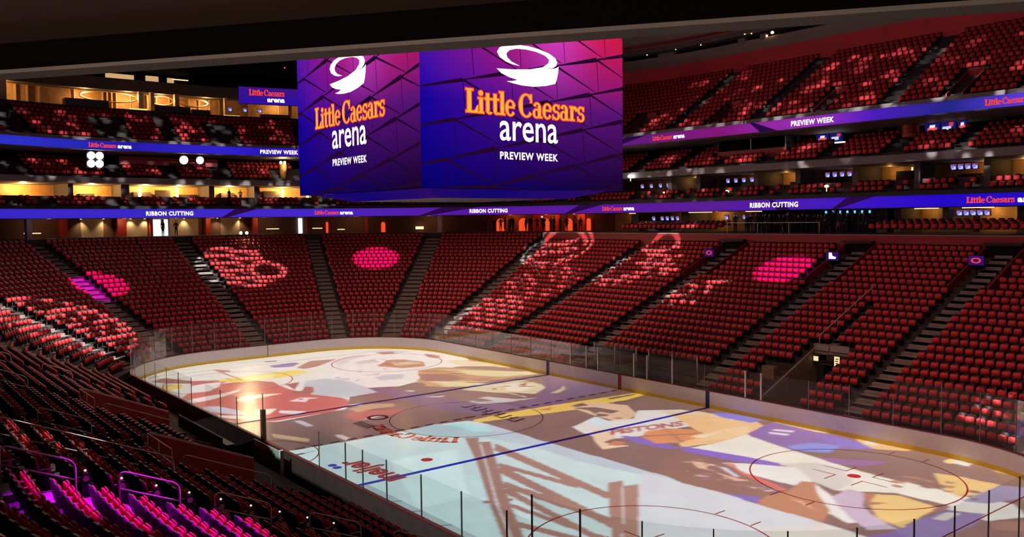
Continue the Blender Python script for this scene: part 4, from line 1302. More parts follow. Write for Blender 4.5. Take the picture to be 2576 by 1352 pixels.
spot('picture_lamp', ICE_LAMP, (ICE_LAMP.x, -4.0, 0), PIC_W, (1, 1, 1), math.radians(100), 0.0, 0.0025)
housing(pj, Vector((0, 27, -26)).normalized(), 0.5)

# --- smaller pattern projectors
def tri_raster(tris, U, V, sx, sy, ox, oy):
    out = np.zeros(len(U), bool)
    for f in tris[1]:
        out[raster([(tris[0][k][0]*sx+ox, tris[0][k][1]*sy+oy) for k in f], U, V)] = True
    return out
def gobo(label, src, tgt, radius, fn, level, col=(1, 1, 1), N=72, aspect=1.0, roll=0.0):
    """throws pattern fn(u, v) in -1..1 (u to the projector's right) with a half width of radius metres at the target"""
    src = Vector(src); tgt = Vector(tgt); f = tgt-src; D = f.length; f.normalize()
    r = f.cross(Vector((0, 0, 1))).normalized(); u = r.cross(f)
    if roll: q = Matrix.Rotation(roll, 3, f); r = q @ r; u = q @ u
    h = radius/D
    pr = empty('pattern_projector', src); tag(pr, label, 'projector')
    nu, nv = N, max(8, int(N*aspect))
    U, V = np.meshgrid(np.linspace(-1.12, 1.12, nu), np.linspace(-1.12, 1.12, nv), indexing='ij')
    uf, vf = U.ravel(), V.ravel()
    c = np.clip(fn(uf, vf), 0, 1).astype(float)
    if c.ndim == 1: c = np.repeat(c[:, None], 3, 1)
    c[(np.abs(uf) > 1.1) | (np.abs(vf) > 1.1)] = 0
    P = np.array(f)[None]+np.array(r)[None]*(uf*h)[:, None]+np.array(u)[None]*(vf*h*aspect)[:, None]
    grid_mesh('slide', P, nu, nv, c, pr)
    if aspect != 1.0:
        mb = MB(); H = h*1.12; E = H*2
        for q in ([(-E, -E), (E, -E), (E, -H*aspect), (-E, -H*aspect)], [(-E, H*aspect), (E, H*aspect), (E, E), (-E, E)]):
            mb.add([tuple(f+r*a+u*b) for a, b in q], [(0, 1, 2, 3)])
        mb.build('slide_frame', M_BLACK, pr)
    housing(pr, f, 0.25)
    spot('pattern_lamp', src, tgt, 4*PI*D*D*PI*level, col, 2*math.atan(h*1.06), 0.0, 0.002)
def disc(u, v):
    r = np.hypot(u, v); return np.clip((1.0-r)/0.16, 0, 1)
def wheel(u, v):
    r = np.hypot(u, v); o = ((r > .86) & (r < .93)).astype(float)
    o = np.maximum(o, ((r < .82) & (u < .12) & (np.sin(v*26+u*3) > -.55)).astype(float))
    r2 = np.hypot(u-.38, v+.08); a = np.arctan2(v+.08, u-.38)
    o = np.maximum(o, ((r2 > .42) & (r2 < .54)).astype(float))
    o = np.maximum(o, ((r2 < .42) & (np.cos(a*7) > .62) & (r2 > .1)).astype(float))
    return o*(r < 0.97)
def wing(u, v):
    r = np.hypot(u, v)
    o = ((np.sin(v*19+2.2*np.sin(u*3.1)) > -.35) & (r < .95) & (u < .55)).astype(float)
    r2 = np.hypot(u-.5, v+.2)
    o = np.maximum(o*(r2 > .5), ((r2 > .28) & (r2 < .44) & (r < .97)).astype(float))
    return o
TD = font_tris('DETROIT', 1.0, 0.06)
def emblem(u, v):
    r = np.hypot(u, v); a = np.arctan2(v, u)
    o = (((r > .88) & (r < .96)) | ((r > .70) & (r < .80) & (np.abs(np.sin(a*1.0+.4)) > .35))).astype(float)
    o = np.maximum(o, tri_raster(TD, u, v, 1.0/TD[2], .26, -.5, .16))
    o = np.maximum(o, ((np.abs(v+.14) < .13) & (np.abs(u) < .6) & (np.sin(u*31+v*9) > -.35)).astype(float))
    return o
def ball(u, v):
    r = np.hypot(u, v)
    o = ((r < .95) & (np.sin(v*24) > -.1) & (np.sin(u*26+np.floor(v*7)*1.9) > -.35)).astype(float)
    return o*np.where(np.abs(u+v*.6-.1) < .07, 0, 1)*np.where(np.abs(v+.25) < .06, 0, 1)
def scatter_fn(n, s0, s1, seed, ax=1.0):
    R_ = np.random.RandomState(seed); C = R_.uniform(-1, 1, (n, 2)); S = R_.uniform(s0, s1, n); B_ = R_.uniform(.12, 1, n)**1.6
    def fn(u, v):
        o = np.zeros(len(u))
        for (a, b), s, br in zip(C, S, B_):
            k = np.clip((1-np.hypot(u-a, (v-b)*ax)/s)*3, 0, 1)*br
            o = np.maximum(o, k)
        return o
    return fn
def strokes(seed, n=34):
    R_ = np.random.RandomState(seed); C = R_.uniform(-.75, .75, (n, 2)); Lh = R_.uniform(.06, .22, n); Th = R_.uniform(.025, .06, n)
    def fn(u, v):
        o = np.zeros(len(u))
        for (a, b), l, t in zip(C, Lh, Th): o = np.maximum(o, ((np.abs(u-a) < l) & (np.abs(v-b) < t)).astype(float))
        r = np.hypot(u-.35, v-.1)
        o = np.maximum(o, ((r > .22) & (r < .3)).astype(float))
        return o*(np.hypot(u, v) < 1)
    return fn
def arcs(u, v):
    r = np.hypot(u+.45, (v-.15)*1.0)
    o = ((r > .30) & (r < .42) & (v > .0)).astype(float)
    o = np.maximum(o, ((np.abs(u+.45) < .42) & (np.abs(v+.12) < .07)).astype(float))
    o = np.maximum(o, ((np.abs(v-.42) < .07) & (u > .05) & (u < .85)).astype(float))
    o = np.maximum(o, ((np.abs(u-.3) < .08) & (v < .45) & (v > -.15)).astype(float))
    o = np.maximum(o, ((np.abs(v+.55) < .13) & (np.sin(u*22) > -.2) & (u < .25) & (u > -.7)).astype(float))
    return o
def ringlet(u, v):
    r = np.hypot(u, v*1.0)
    return (((r > .72) & (r < .95) & (v > -.45)) | ((np.abs(v+.62) < .14) & (np.abs(u) < .6))).astype(float)
PJ = lambda w: 'show projector in the roof throwing ' + w
MAG = (0.55, 0.0, 1.0); PNK = (0.9, 0.0, 0.8)
gobo(PJ('the winged wheel on the far left corner'), (-12, 8, 38), (-33.6, -14.6, 4.2), 5.5, wheel, 3.4)
gobo(PJ('the oval wing on the end stand'), (-14, 0, 38), (-45.9, 4.1, 7.6), 4.7, wing, 3.0)
gobo(PJ('the ring emblem on the far corner'), (-6, 4, 38), (-27.3, 31.2, 8.9), 4.2, emblem, 3.4)
gobo(PJ('the ball pattern on the far corner'), (-3, 2, 38), (-22.2, 24.6, 5.9), 4.2, ball, 2.6)
gobo(PJ('the wing low in the far corner'), (-8, 2, 38), (-22.9, 18.3, 3.3), 4.0, wing, 3.2, roll=2.6)
gobo(PJ('broken strokes on the far stand'), (4, 4, 38), (-13.2, 28.8, 7.6), 4.6, strokes(5), 3.0)
gobo(PJ('the small ring high on the far stand'), (2, 6, 38), (-14.3, 33.1, 9.3), 2.0, ringlet, 3.2)
gobo(PJ('the arcs and letters on the far stand'), (7, 2, 38), (-3.6, 25.3, 6.1), 3.2, arcs, 3.0)
gobo(PJ('a patch low at the right of the far stand'), (12, -4, 38), (24.6, 16.2, 2.1), 3.2, strokes(11, 26), 3.2)
gobo(PJ('sparks of white light on the near stand'), (8, 8, 38), (13.9, -25.4, 6.3), 3.4, strokes(3, 24), 1.5)
gobo(PJ('a pink spot at the far left'), (-16, -4, 38), (-43.0, -10.3, 6.6), 2.6, disc, 4.0, PNK)
gobo(PJ('a pink spot on the far left corner'), (-14, 4, 38), (-42.9, 18.1, 7.9), 2.7, disc, 4.0, PNK)
gobo(PJ('a pink spot on the far stand'), (10, 5, 38), (1.7, 29.4, 8.0), 2.5, disc, 4.0, PNK)
gobo(PJ('the magenta pool on the near stand'), (14, 2, 38), (20.8, -23.2, 5.8), 2.9, disc, 8.0, MAG)
gobo(PJ('bubbles of light on the right tiers'), (-4, -24, 33), (3.5, 38, 18.8), 27, scatter_fn(420, .010, .026, 4, .34), 1.9, N=420, aspect=0.34)
gobo(PJ('bubbles of light on the end tiers'), (24, 0, 33), (-56, -1, 18.6), 22, scatter_fn(330, .010, .026, 9, .26), 1.5, N=420, aspect=0.26)
# ---------------------------------------------------------------- suite row: piers, back-wall panels, room lights
def NX(t): 
    x, y, nx, ny = PT(t, 0); return nx, ny
rooms = []
LEFT_PIERS = [(113.75, 0.5), (110.85, 0.85), (101.8, 0.6), (99.08, 0.6), (95.6, 0.6), (92.0, 0.5), (117.5, 0.5)]
M_PIER = mat('pier_grey', (0.10, 0.08, 0.078), 0.7)
piers = [t for t, w in LEFT_PIERS]
RIGHT = [33.5, 38.6, 44.0, 49.4, 55.0, 59.5, 66.5, 70.3, 76.5, 81.5, 85.5]
mb = MB()
for t, w in LEFT_PIERS: obox(mb, t, 26.9, 31.0, 13.9, 16.08, w)
for t in RIGHT: obox(mb, t, 27.0, 31.0, 13.9, 16.08, 0.5)
for t in (30.0, 120.5): obox(mb, t, 27.0, 31.0, 13.9, 16.08, 0.4)
struct(mb.build('wall_suite_piers', M_PIER), 'grey piers parting the suites')
# low dark counter in front of every suite
mb = MB()
sweep(mb, [(27.25, 14.2), (27.25, 14.78), (27.45, 14.78), (27.45, 14.2)], TU0, TU1)
struct(mb.build('wall_suite_counter', mat('counter_dark', (0.07, 0.02, 0.02), 0.5)), 'low dark counter along the suites')
WARM = (1.0, 0.55, 0.17)
pl = sorted(piers+[90.0-1.5, 120.5])
for a, b in zip(pl[:-1], pl[1:]):
    m = (a+b)/2
    for f in ((0.3, 0.7) if b-a > 4 else (0.5,)):
        x, y, _ = P3(a+(b-a)*f, 29.2, 0)
        point('suite_lamp', (x, y, 15.75), 800 if m > 96 else 160, WARM, 0.12)
for i, (a, b) in enumerate(zip(RIGHT[:-1], RIGHT[1:])):
    m = (a+b)/2
    x, y, _ = P3(a+(b-a)*(0.25 if i % 2 else 0.72), 30.0, 0)
    point('suite_lamp', (x, y, 15.7), 26 if i < 7 else 14, WARM, 0.12)
E_WARM = emat('lamp_warm', (1.0, 0.62, 0.22), 5.0)
E_WARMDIM = emat('strip_warm', (1.0, 0.66, 0.34), 1.6)
E_COOL = emat('lamp_white', (1.0, 0.96, 0.94), 12.0)
# lit cove strips standing in the suites
def strip(t, d, z0, z1, w, name, label, m, dp=0.05, group=None):
    mb = MB(); obox(mb, t, d, d+dp, z0, z1, w)
    o = mb.build(name, m); tag(o, label, 'light strip', group); return o
for t in (113.9-5.0, 104.9, 97.4, 95.9, 93.9):
    strip(t, 28.6, 14.3, 15.95, 0.35, 'wall_light', 'tall glowing yellow wall light in a suite on the end stand', emat('lamp_yellow', (1.0, 0.70, 0.24), 3.2), group='tall glowing wall lights of the end suites')
for t in (39.5, 56.6, 71.4, 46.3):
    strip(t, 30.7, 14.6, 15.95, 0.13, 'wall_light', 'narrow warm upright light in a suite of the right side', E_WARMDIM, group='narrow upright lights of the right suites')
# wood blocks and dark cabinets give the rooms some depth
M_CAB = mat('dark_cabinet', (0.035, 0.022, 0.018), 0.4)
ci = 0
for t in (112.4, 108.2, 105.9, 103.0, 100.4, 97.9, 93.2, 83.5, 79.0, 73.4, 68.4, 63.6, 57.2, 52.2, 46.7, 41.3):
    mb = MB(); obox(mb, t, 30.2, 30.95, 14.2, 15.15+0.25*(ci % 3), 1.5+0.4*(ci % 2))
    o = mb.build('cabinet', M_CAB); tag(o, 'dark cabinet against the wood back wall of a suite', 'cabinet', 'dark cabinets in the suites'); ci += 1

# ---------------------------------------------------------------- concourse behind the stand
M_CLUBRED = mat('club_red_pillar', (0.42, 0.045, 0.025), 0.5)
mb = MB()
for t, w in ((113.56, 0.7), (110.5, 0.95), (107.3, 0.25), (101.53, 0.55), (98.88, 0.6)): obox(mb, t, 30.2, 31.2, 10.4, 12.42, w)
struct(mb.build('wall_red_pillars', M_CLUBRED), 'red pillars between the beige panels of the far concourse')
mb = MB()
for t, w in ((112.1, 2.3), (108.9, 2.7), (103.4, 3.2), (100.2, 2.2)): obox(mb, t, 31.0, 31.2, 10.4, 12.42, w)
struct(mb.build('wall_beige_panels', M_BEIGE), 'beige wall panels lit by downlights on the far concourse')
for t in (112.67, 111.57, 109.43, 107.9, 103.51, 100.95, 99.68):
    x, y, nx, ny = PT(t, 30.72)
    spot('downlight', (x, y, 12.33), (x+nx*0.16, y+ny*0.16, 10.6), 160, (1.0, 0.74, 0.38), math.radians(100), 0.9, 0.03)
    mb = MB(); mb.lathe((x, y, 12.37), [(0.07, 0), (0.07, 0.05)], 10)
    o = mb.build('downlight', E_WARM); tag(o, 'small round downlight over the beige concourse panels', 'light', 'downlights of the beige panels')
for t in (114.5, 110.5, 105.0, 101.5, 98.5, 93.0, 88.5):
    x, y, _ = P3(t, 29.0, 0); point('concourse_fill', (x, y, 12.1), 50, (1.0, 0.5, 0.25), 0.1)  # added fill, so the red pillars and concourse wall are not black
E_DOOR = emat('bright_doorway', (0.93, 0.98, 1.0), 1.5)
for i, (t, w, lab) in enumerate(((106.2, 1.75, 'bright white lit doorway between the two dark figures'), (96.25, 0.5, 'narrow bright white doorway beside the orange jamb'))):
    mb = MB(); obox(mb, t, 30.9, 31.0, 10.4, 12.30, w); struct(mb.build('door_%d' % (i+1), E_DOOR), lab)
mb = MB(); obox(mb, 95.85, 30.5, 31.2, 10.4, 12.40, 0.28); obox(mb, 106.0, 30.6, 30.85, 11.9, 12.3, 0.3); struct(mb.build('trim_2', M_CLUBRED), 'orange red jamb beside the narrow doorway')
E_ARCH = emat('arch_light_emission', lin(255, 82, 36), 0.95)  # orange lamp light on the arch niches, put in as emission
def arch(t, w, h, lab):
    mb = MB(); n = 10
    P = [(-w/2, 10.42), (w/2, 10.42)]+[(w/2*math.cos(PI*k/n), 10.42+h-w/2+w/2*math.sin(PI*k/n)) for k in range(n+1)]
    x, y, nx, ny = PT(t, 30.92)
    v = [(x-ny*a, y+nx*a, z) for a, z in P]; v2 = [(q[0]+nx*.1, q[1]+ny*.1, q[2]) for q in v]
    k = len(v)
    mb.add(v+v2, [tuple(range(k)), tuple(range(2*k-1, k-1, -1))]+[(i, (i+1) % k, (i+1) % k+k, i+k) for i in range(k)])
    o = mb.build('lit_arch', E_ARCH); tag(o, lab, 'arch')
arch(84.25, 1.15, 1.6, 'orange arch with painted-in glow furthest left in the row behind the standing people')
arch(82.85, 1.15, 1.6, 'orange arch with painted-in glow second from left behind the standing people')
arch(81.40, 0.95, 1.5, 'orange arch with painted-in glow behind the middle of the standing people')
arch(79.97, 0.95, 1.5, 'orange arch with painted-in glow behind the person with folded arms')
arch(78.70, 0.55, 1.5, 'narrow orange panel with painted-in glow at the right end of the standing people')
arch(91.4, 0.5, 1.3, 'small orange arch with painted-in glow left of the corner column')
arch(94.7, 0.28, 1.4, 'thin orange panel with painted-in glow right of the narrow white doorway')
mb = MB()
for t, w in ((92.4, 0.4), (81.9, 1.7), (79.2, 1.0), (80.7, 0.6)): obox(mb, t, 31.1, 31.25, 10.4, 12.42, w)
struct(mb.build('wall_red_bar', M_CLUBRED), 'dark red wall around the glowing arches')
for t in (83.5, 81.2, 79.4):
    x, y, _ = P3(t, 30.0, 0); point('bar_lamp', (x, y, 12.2), 80, (1.0, 0.18, 0.06), 0.1)
# lit shelves and counters on the concourse
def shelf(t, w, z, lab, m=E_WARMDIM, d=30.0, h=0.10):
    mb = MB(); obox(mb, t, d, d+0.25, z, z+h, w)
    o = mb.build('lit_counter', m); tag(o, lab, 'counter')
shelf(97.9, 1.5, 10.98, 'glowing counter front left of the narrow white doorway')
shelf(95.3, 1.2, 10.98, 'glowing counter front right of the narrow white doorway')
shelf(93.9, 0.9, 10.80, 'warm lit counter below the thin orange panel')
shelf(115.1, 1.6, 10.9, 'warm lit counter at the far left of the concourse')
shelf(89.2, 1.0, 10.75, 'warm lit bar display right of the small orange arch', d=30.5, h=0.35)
for t, lab in ((87.42, 'square concrete column standing at the far corner aisle'), (116.4, 'square concrete column at the left edge of the end stand')):
    mb = MB(); obox(mb, t, 25.0, 25.5, 10.1, 12.46, 0.52); obox(mb, t, 24.95, 25.55, 10.1, 10.3, 0.6); struct(mb.build('column', mat('column_concrete', (0.55, 0.47, 0.38), 0.8, noise=0.12)), lab)
# right side rooms under the ribbon board
mb = MB()
for t, w in ((74.4, 0.9), (68.7, 1.1), (60.2, 0.5), (47.3, 1.0), (45.9, 0.6), (41.95, 0.5), (36.4, 0.5)): obox(mb, t, 27.6, 31.2, 10.4, 12.42, w)
struct(mb.build('wall_club_piers', mat('club_pier', (0.15, 0.115, 0.10), 0.7)), 'brown grey piers between the club rooms on the right')
mb = MB()
for t, w in ((72.0, 3.6), (66.0, 4.4), (62.4, 2.3), (43.5, 4.2), (38.8, 4.0), (76.5, 2.2)): obox(mb, t, 31.05, 31.2, 10.4, 12.42, w)
struct(mb.build('wall_club_wood', M_WOOD), 'warm wood walls of the club rooms on the right')
for t, e in ((66.6, 34), (61.2, 26), (44.6, 20), (39.6, 38), (37.4, 30), (71.2, 14), (75.7, 10)):
    x, y, _ = P3(t, 30.2, 0); point('club_lamp', (x, y, 12.2), e, WARM, 0.12)
SG = 'pale light strips under the ribbon board on the right'
for t0, t1, lab in ((74.61, 73.75, 'short pale light strip under the ribbon board nearest the scoreboard'), (67.35, 64.4, 'long pale light strip under the ribbon board left of the crowd'),
                    (60.36, 58.56, 'pale light strip over the left end of the crowd'), (43.94, 42.03, 'pale light strip under the ribbon board right of the crowd'), (40.19, 37.87, 'pale light strip under the ribbon board at the right edge')):
    strip((t0+t1)/2, 26.5, 12.33, 12.40, abs(t0-t1), 'light_strip', lab, E_WARMDIM, 0.12)
for k in range(7):
    x, y, _ = P3(53.06-(53.06-48.87)*k/6, 28.5, 0)
    mb = MB(); mb.lathe((x, y, 12.05), [(0.03, 0), (0.09, 0.07), (0.10, 0.18), (0.04, 0.27)], 10)
    o = mb.build('pendant_light', emat('lamp_blue', (0.05, 0.32, 1.0), 2.6)); tag(o, 'small blue pendant light in the row above the crowd', 'light', 'seven blue pendant lights over the crowd')

# ---------------------------------------------------------------- mezzanine back: dark booth, red drum, glowing counters
bt = empty('glazed_booth', P3(60.6, 27.6, 18.3)); tag(bt, 'dark glazed booth under the magenta part of the upper ribbon board', 'booth')
iv = Vector(bt.location)
def rel(mb):
    mb.v = [tuple(Vector(q)-iv) for q in mb.v]; return mb
mb = MB(); obox(mb, 60.6, 27.6, 27.9, 17.3, 18.34, 7.9); rel(mb).build('front_panel', M_RED, bt)
mb = MB(); obox(mb, 60.6, 29.9, 30.1, 18.3, 19.38, 7.9); rel(mb).build('back_panel', M_BLACK, bt)
for t in (64.5, 56.7):
    mb = MB(); obox(mb, t, 27.6, 30.0, 18.3, 19.38, 0.10); rel(mb).build('side_panel', mat('booth_side', (0.14, 0.17, 0.17), 0.4), bt)
for k in range(4):
    mb = MB(); obox(mb, 64.5-7.8*(k+0.5)/4, 27.66, 27.70, 18.34, 19.38, 1.9); rel(mb).build('glass_pane', clearmat('booth_glass', (0.35, 0.42, 0.42), 0.12), bt)
for t in (64.5, 60.6, 56.75):
    mb = MB(); obox(mb, t, 27.60, 27.72, 18.3, 19.38, 0.06); rel(mb).build('mullion', M_STEEL, bt)
x, y, _ = P3(45.3, 28.4, 0)
mb = MB(); mb.lathe((x, y, 18.3), [(0.62, 0), (0.66, 0.1), (0.66, 1.0), (0.6, 1.1)], 24)
o = mb.build('round_kiosk', M_CLUBRED); tag(o, 'round red kiosk standing left of the mezzanine screens on the right', 'kiosk')
E_CTR = emat('counter_glow', (1.0, 0.95, 0.9), 2.4)
for t, w, z, lab in ((53.4, 2.7, 18.46, 'glowing white counter under the two mezzanine screens'), (42.9, 2.6, 18.42, 'glowing white counter under the three mezzanine screens'), (45.95, 0.0, 18.9, '')):
    if w:
        mb = MB(); obox(mb, t, 29.6, 29.9, z, z+0.10, w); o = mb.build('lit_counter', E_CTR); tag(o, lab, 'counter')
mb = MB(); obox(mb, 44.35, 29.3, 29.4, 18.5, 19.1, 0.28); o = mb.build('upright_light', E_CTR); tag(o, 'small upright white lit panel left of the three mezzanine screens', 'lit panel')
mb = MB()
for t in (49.0, 55.8, 47.2, 38.9, 36.0, 67.0, 71.5, 76.0, 104.5, 109.0, 115.0, 98.5): obox(mb, t, 30.4, 31.5, 18.3, 19.42, 0.5)
struct(mb.build('wall_mezzanine_piers', M_PIER), 'grey piers at the back of the mezzanine')
mb = MB()
for t, w in ((107.0, 8.2), (101.6, 1.4)): obox(mb, t, 27.9, 28.1, 18.3, 19.2, w)
struct(mb.build('wall_mezzanine_red', M_RED), 'dark red panel under the upper ribbon board behind the floodlights')

# ---------------------------------------------------------------- floodlights
def flood(t, d, z, s, lab, m, power, col, rows=1, cols_=1):
    x, y, nx, ny = PT(t, d)
    r = empty('floodlight', (x, y, z)); tag(r, lab, 'floodlight')
    cv = (CAM_LOC-Vector((x, y, z))); cv = Vector((-nx, -ny, -0.12)).normalized()
    q = cv.to_track_quat('Y', 'Z').to_matrix()
    mb = MB(); mb.box((0, -0.12, 0), (s*cols_+.08, 0.2, s*rows+.08)); mb.v = [tuple(q @ Vector(p)) for p in mb.v]; mb.build('housing', M_BLACK, r)
    for i in range(cols_):
        for j in range(rows):
            mb = MB(); c = ((i-(cols_-1)/2)*s, -0.01, (j-(rows-1)/2)*s)
            mb.lathe(c, [(s*.47, 0.0), (s*.45, 0.04), (s*.25, 0.06)], 16, axis=(0, 1, 0)); mb.v = [tuple(q @ Vector(p)) for p in mb.v]; mb.build('lens', m, r)
    mb = MB(); mb.tube([(0, 0, s*rows/2), (nx*.1, ny*.1, 19.44-z)], 0.03, 6); mb.build('bracket', M_STEEL, r)
    L_ = spot('flood_beam', Vector((x, y, z))+cv*0.25, Vector((x, y, z))+cv*60+Vector((0, 0, -10)), power, col, math.radians(120), 0.6, s*.5)
    return r
E_FW = emat('flood_white', (1.0, 0.97, 1.0), 40.0); E_FY = emat('flood_yellow', (1.0, 0.80, 0.42), 30.0)
flood(112.88, 24.2, 18.46, 0.82, 'big blinding white floodlight bank under the upper ribbon board at left', E_FW, 2600, (1, .97, 1), 2, 2)
flood(105.38, 24.2, 18.74, 0.95, 'blinding yellow floodlight, the left one of the pair', E_FY, 900, (1, .8, .45))
flood(103.63, 24.2, 18.76, 0.85, 'blinding pale floodlight, the right one of the pair', emat('flood_pale', (1.0, 0.92, 0.75), 30.0), 900, (1, .9, .7))
# column added for a lamp's glow down the wall, left of the scoreboard
x, y, nx, ny = PT(97.49, 26.6)
mb = MB(); mb.lathe((x, y, 17.0), [(0.28, 0), (0.36, 0.6), (0.52, 1.7), (0.50, 1.75)], 16)
r = mb.build('lamp_glow_column', mat('column_glow_wood', (0.55, 0.30, 0.08), 0.4)); tag(r, 'flared golden column added for lamp glow on the mezzanine beside the scoreboard', 'lamp')
for k in range(4):
    mb = MB(); a = k*PI/2+.4; c = (x+0.3*math.cos(a), y+0.3*math.sin(a), 18.78)
    mb.lathe(c, [(0.1, 0), (0.15, .1), (0.13, .24), (0.03, .3)], 10); mb.build('bulb', E_FY, r)
x0_, y0_, _ = P3(97.49, 25.4, 0); point('column_lamp', (x0_, y0_, 18.6), 60, (1, .7, .3), 0.1)
# tripod with two work lights on the end stand
x, y, nx, ny = PT(100.6, 22.6)
zf = rowz(25)
wl = empty('work_light_stand', (x, y, zf)); tag(wl, 'tripod stand with two blazing work lights among the end stand seats', 'work light')
mb = MB(); mb.tube([(0, 0, 0.35), (0, 0, 1.15)], 0.03, 8)
for k in range(3): a = k*2*PI/3; mb.tube([(0, 0, 0.45), (0.38*math.cos(a), 0.38*math.sin(a), 0.0)], 0.018, 6)
mb.build('tripod', M_BLACK, wl)
mb = MB(); mb.tube([(ny*-.4, nx*.4, 1.12), (ny*.4, nx*-.4, 1.12)], 0.02, 6); mb.build('crossbar', M_BLACK, wl)
for s_ in (-1, 1):
    c = Vector((-ny*s_*.33, nx*s_*.33, 1.15))
    mb = MB(); mb.lathe(tuple(c), [(0.17, 0), (0.15, .12), (0.08, .18)], 14, axis=(nx, ny, 0.1)); mb.build('lamp_head', M_BLACK, wl)
    mb = MB(); mb.lathe(tuple(c-Vector((nx, ny, 0))*0.02), [(0.16, 0), (0.15, 0.015)], 14, axis=(nx, ny, 0.1)); mb.build('lens', E_FY, wl)
    spot('work_beam', Vector((x, y, zf))+c-Vector((nx, ny, 0))*0.1, Vector((0, 0, 0)), 700, (1.0, 0.72, 0.36), math.radians(120), 0.6, 0.3)

# little lamps in the suites on the right
for t, d, z, rr, lab, m in ((73.38, 24.62, 16.30, 0.30, 'large white globe lamp just right of the scoreboard', E_COOL), (70.49, 26.3, 14.5, 0.11, 'small amber lamp in the suite seats below the first row of screens', E_WARM),
                         (62.36, 26.3, 14.35, 0.20, 'warm table lamp among the suite seats left of centre', E_WARM), (51.67, 26.3, 14.45, 0.20, 'warm table lamp among the suite seats above the crowd', E_WARM)):
    x, y, _ = P3(t, d, 0)
    mb = MB(); mb.lathe((x, y, z-rr*.5), [(0.03, -0.35), (0.03, 0), (rr*.8, 0.02), (rr, rr*.5), (rr*.7, rr), (0.02, rr*1.2)], 14)
    o = mb.build('globe_lamp', m); tag(o, lab, 'lamp')

# ---------------------------------------------------------------- upper club at the end
for k, t in enumerate(np.linspace(93.5, 119, 8)):
    x, y, _ = P3(t, 35.3, 0); point('club_ceiling_lamp', (x, y, 26.7), 300 if 1 < k < 7 else 180, (1.0, 0.56, 0.22), 0.15)
M_SLAT = mat('pale_wood_slat', (0.62, 0.42, 0.20), 0.5)
mb = MB()
for i in range(46):
    t = 95.5+i*0.5
    if i % 9 in (0, 1, 2, 3, 6): obox(mb, t, 36.6, 36.9, 24.3, 27.2, 0.14)
struct(mb.build('wall_club_slats', M_SLAT), 'upright pale wood slats on the upper club wall')
for t, w, h, lab in ((110.1, 3.1, 0.75, 'large oval wooden hoop hanging in the upper club at left'), (104.2, 1.3, 0.7, 'round wooden hoop in the middle of the upper club'), (101.4, 1.7, 0.6, 'wooden hoop in the upper club left of the small screens')):
    x, y, nx, ny = PT(t, 35.4)
    pts_ = [(x-ny*w*math.cos(a), y+nx*w*math.cos(a), 26.55+h*math.sin(a)*0.8) for a in np.linspace(0, 2*PI, 37)]
    mb = MB(); mb.tube(pts_, 0.09, 8, cap=False); o = mb.build('hoop_light', M_SLAT); tag(o, lab, 'hoop')
for t, w in ((115.6, 0.8), (107.15, 0.55), (105.9, 0.4), (103.1, 0.5), (100.0, 0.3)):
    mb = MB(); obox(mb, t, 33.2, 33.9, 24.3, 27.15, w); o = mb.build('column', M_SLAT); o['kind'] = 'structure'; o['label'] = 'pale wood column of the upper club'
for t, w, z1 in ((112.1, 4.4, 25.5), (104.3, 4.0, 25.4), (101.6, 2.0, 25.2), (97.5, 3.5, 25.1), (117.6, 2.6, 25.5)):
    mb = MB(); obox(mb, t, 31.0, 32.2, 24.2, z1, w)
    o = mb.build('bar_counter', M_CAB); tag(o, 'long dark counter along the front of the upper club', 'counter', 'dark counters of the upper club')
E_YEL = emat('lit_yellow_panel', (1.0, 0.66, 0.16), 1.4)
for t, w, z, lab in ((108.0, 1.9, 24.45, 'glowing yellow counter below the large hoop in the upper club'), (103.0, 0.9, 24.4, 'small glowing yellow counter in the middle of the upper club'), (99.9, 1.9, 24.35, 'glowing yellow counter below the small screens of the upper club'), (96.2, 0.6, 24.3, 'small yellow light beside the scoreboard at club level')):
    mb = MB(); obox(mb, t, 31.3, 31.5, z+.1, z+.45, w); o = mb.build('lit_counter', E_YEL); tag(o, lab, 'counter')
# rooms at the very top
E_ROOM = emat('lit_window', (1.0, 0.62, 0.28), 0.62)
for i, (t, w, z0) in enumerate(((108.1, 3.2, 28.75), (104.4, 1.5, 28.85), (102.2, 0.8, 28.8), (113.0, 1.2, 28.7))):
    mb = MB(); obox(mb, t, 38.4, 38.5, z0, z0+1.0, w)
    struct(mb.build('window_%d' % (i+1), E_ROOM if i < 3 else emat('dim_window', (0.4, 0.33, 0.28), .25)), 'warm lit window of the top level above the upper club')
mb = MB(); obox(mb, 101.7, 38.2, 38.35, 29.62, 29.72, 1.9); o = mb.build('light_strip', E_WARMDIM); tag(o, 'thin bright light strip at the top level left of the purple screen', 'light strip')
x, y, _ = P3(96.7, 34.5, 0)
mb = MB(); mb.lathe((x, y, 31.4), [(0.02, 0), (0.07, .05), (0.07, .12), (0.02, .17)], 8); o = mb.build('beacon', emat('lamp_red', (1, .03, .05), 6)); tag(o, 'tiny red beacon high left of the scoreboard', 'light')
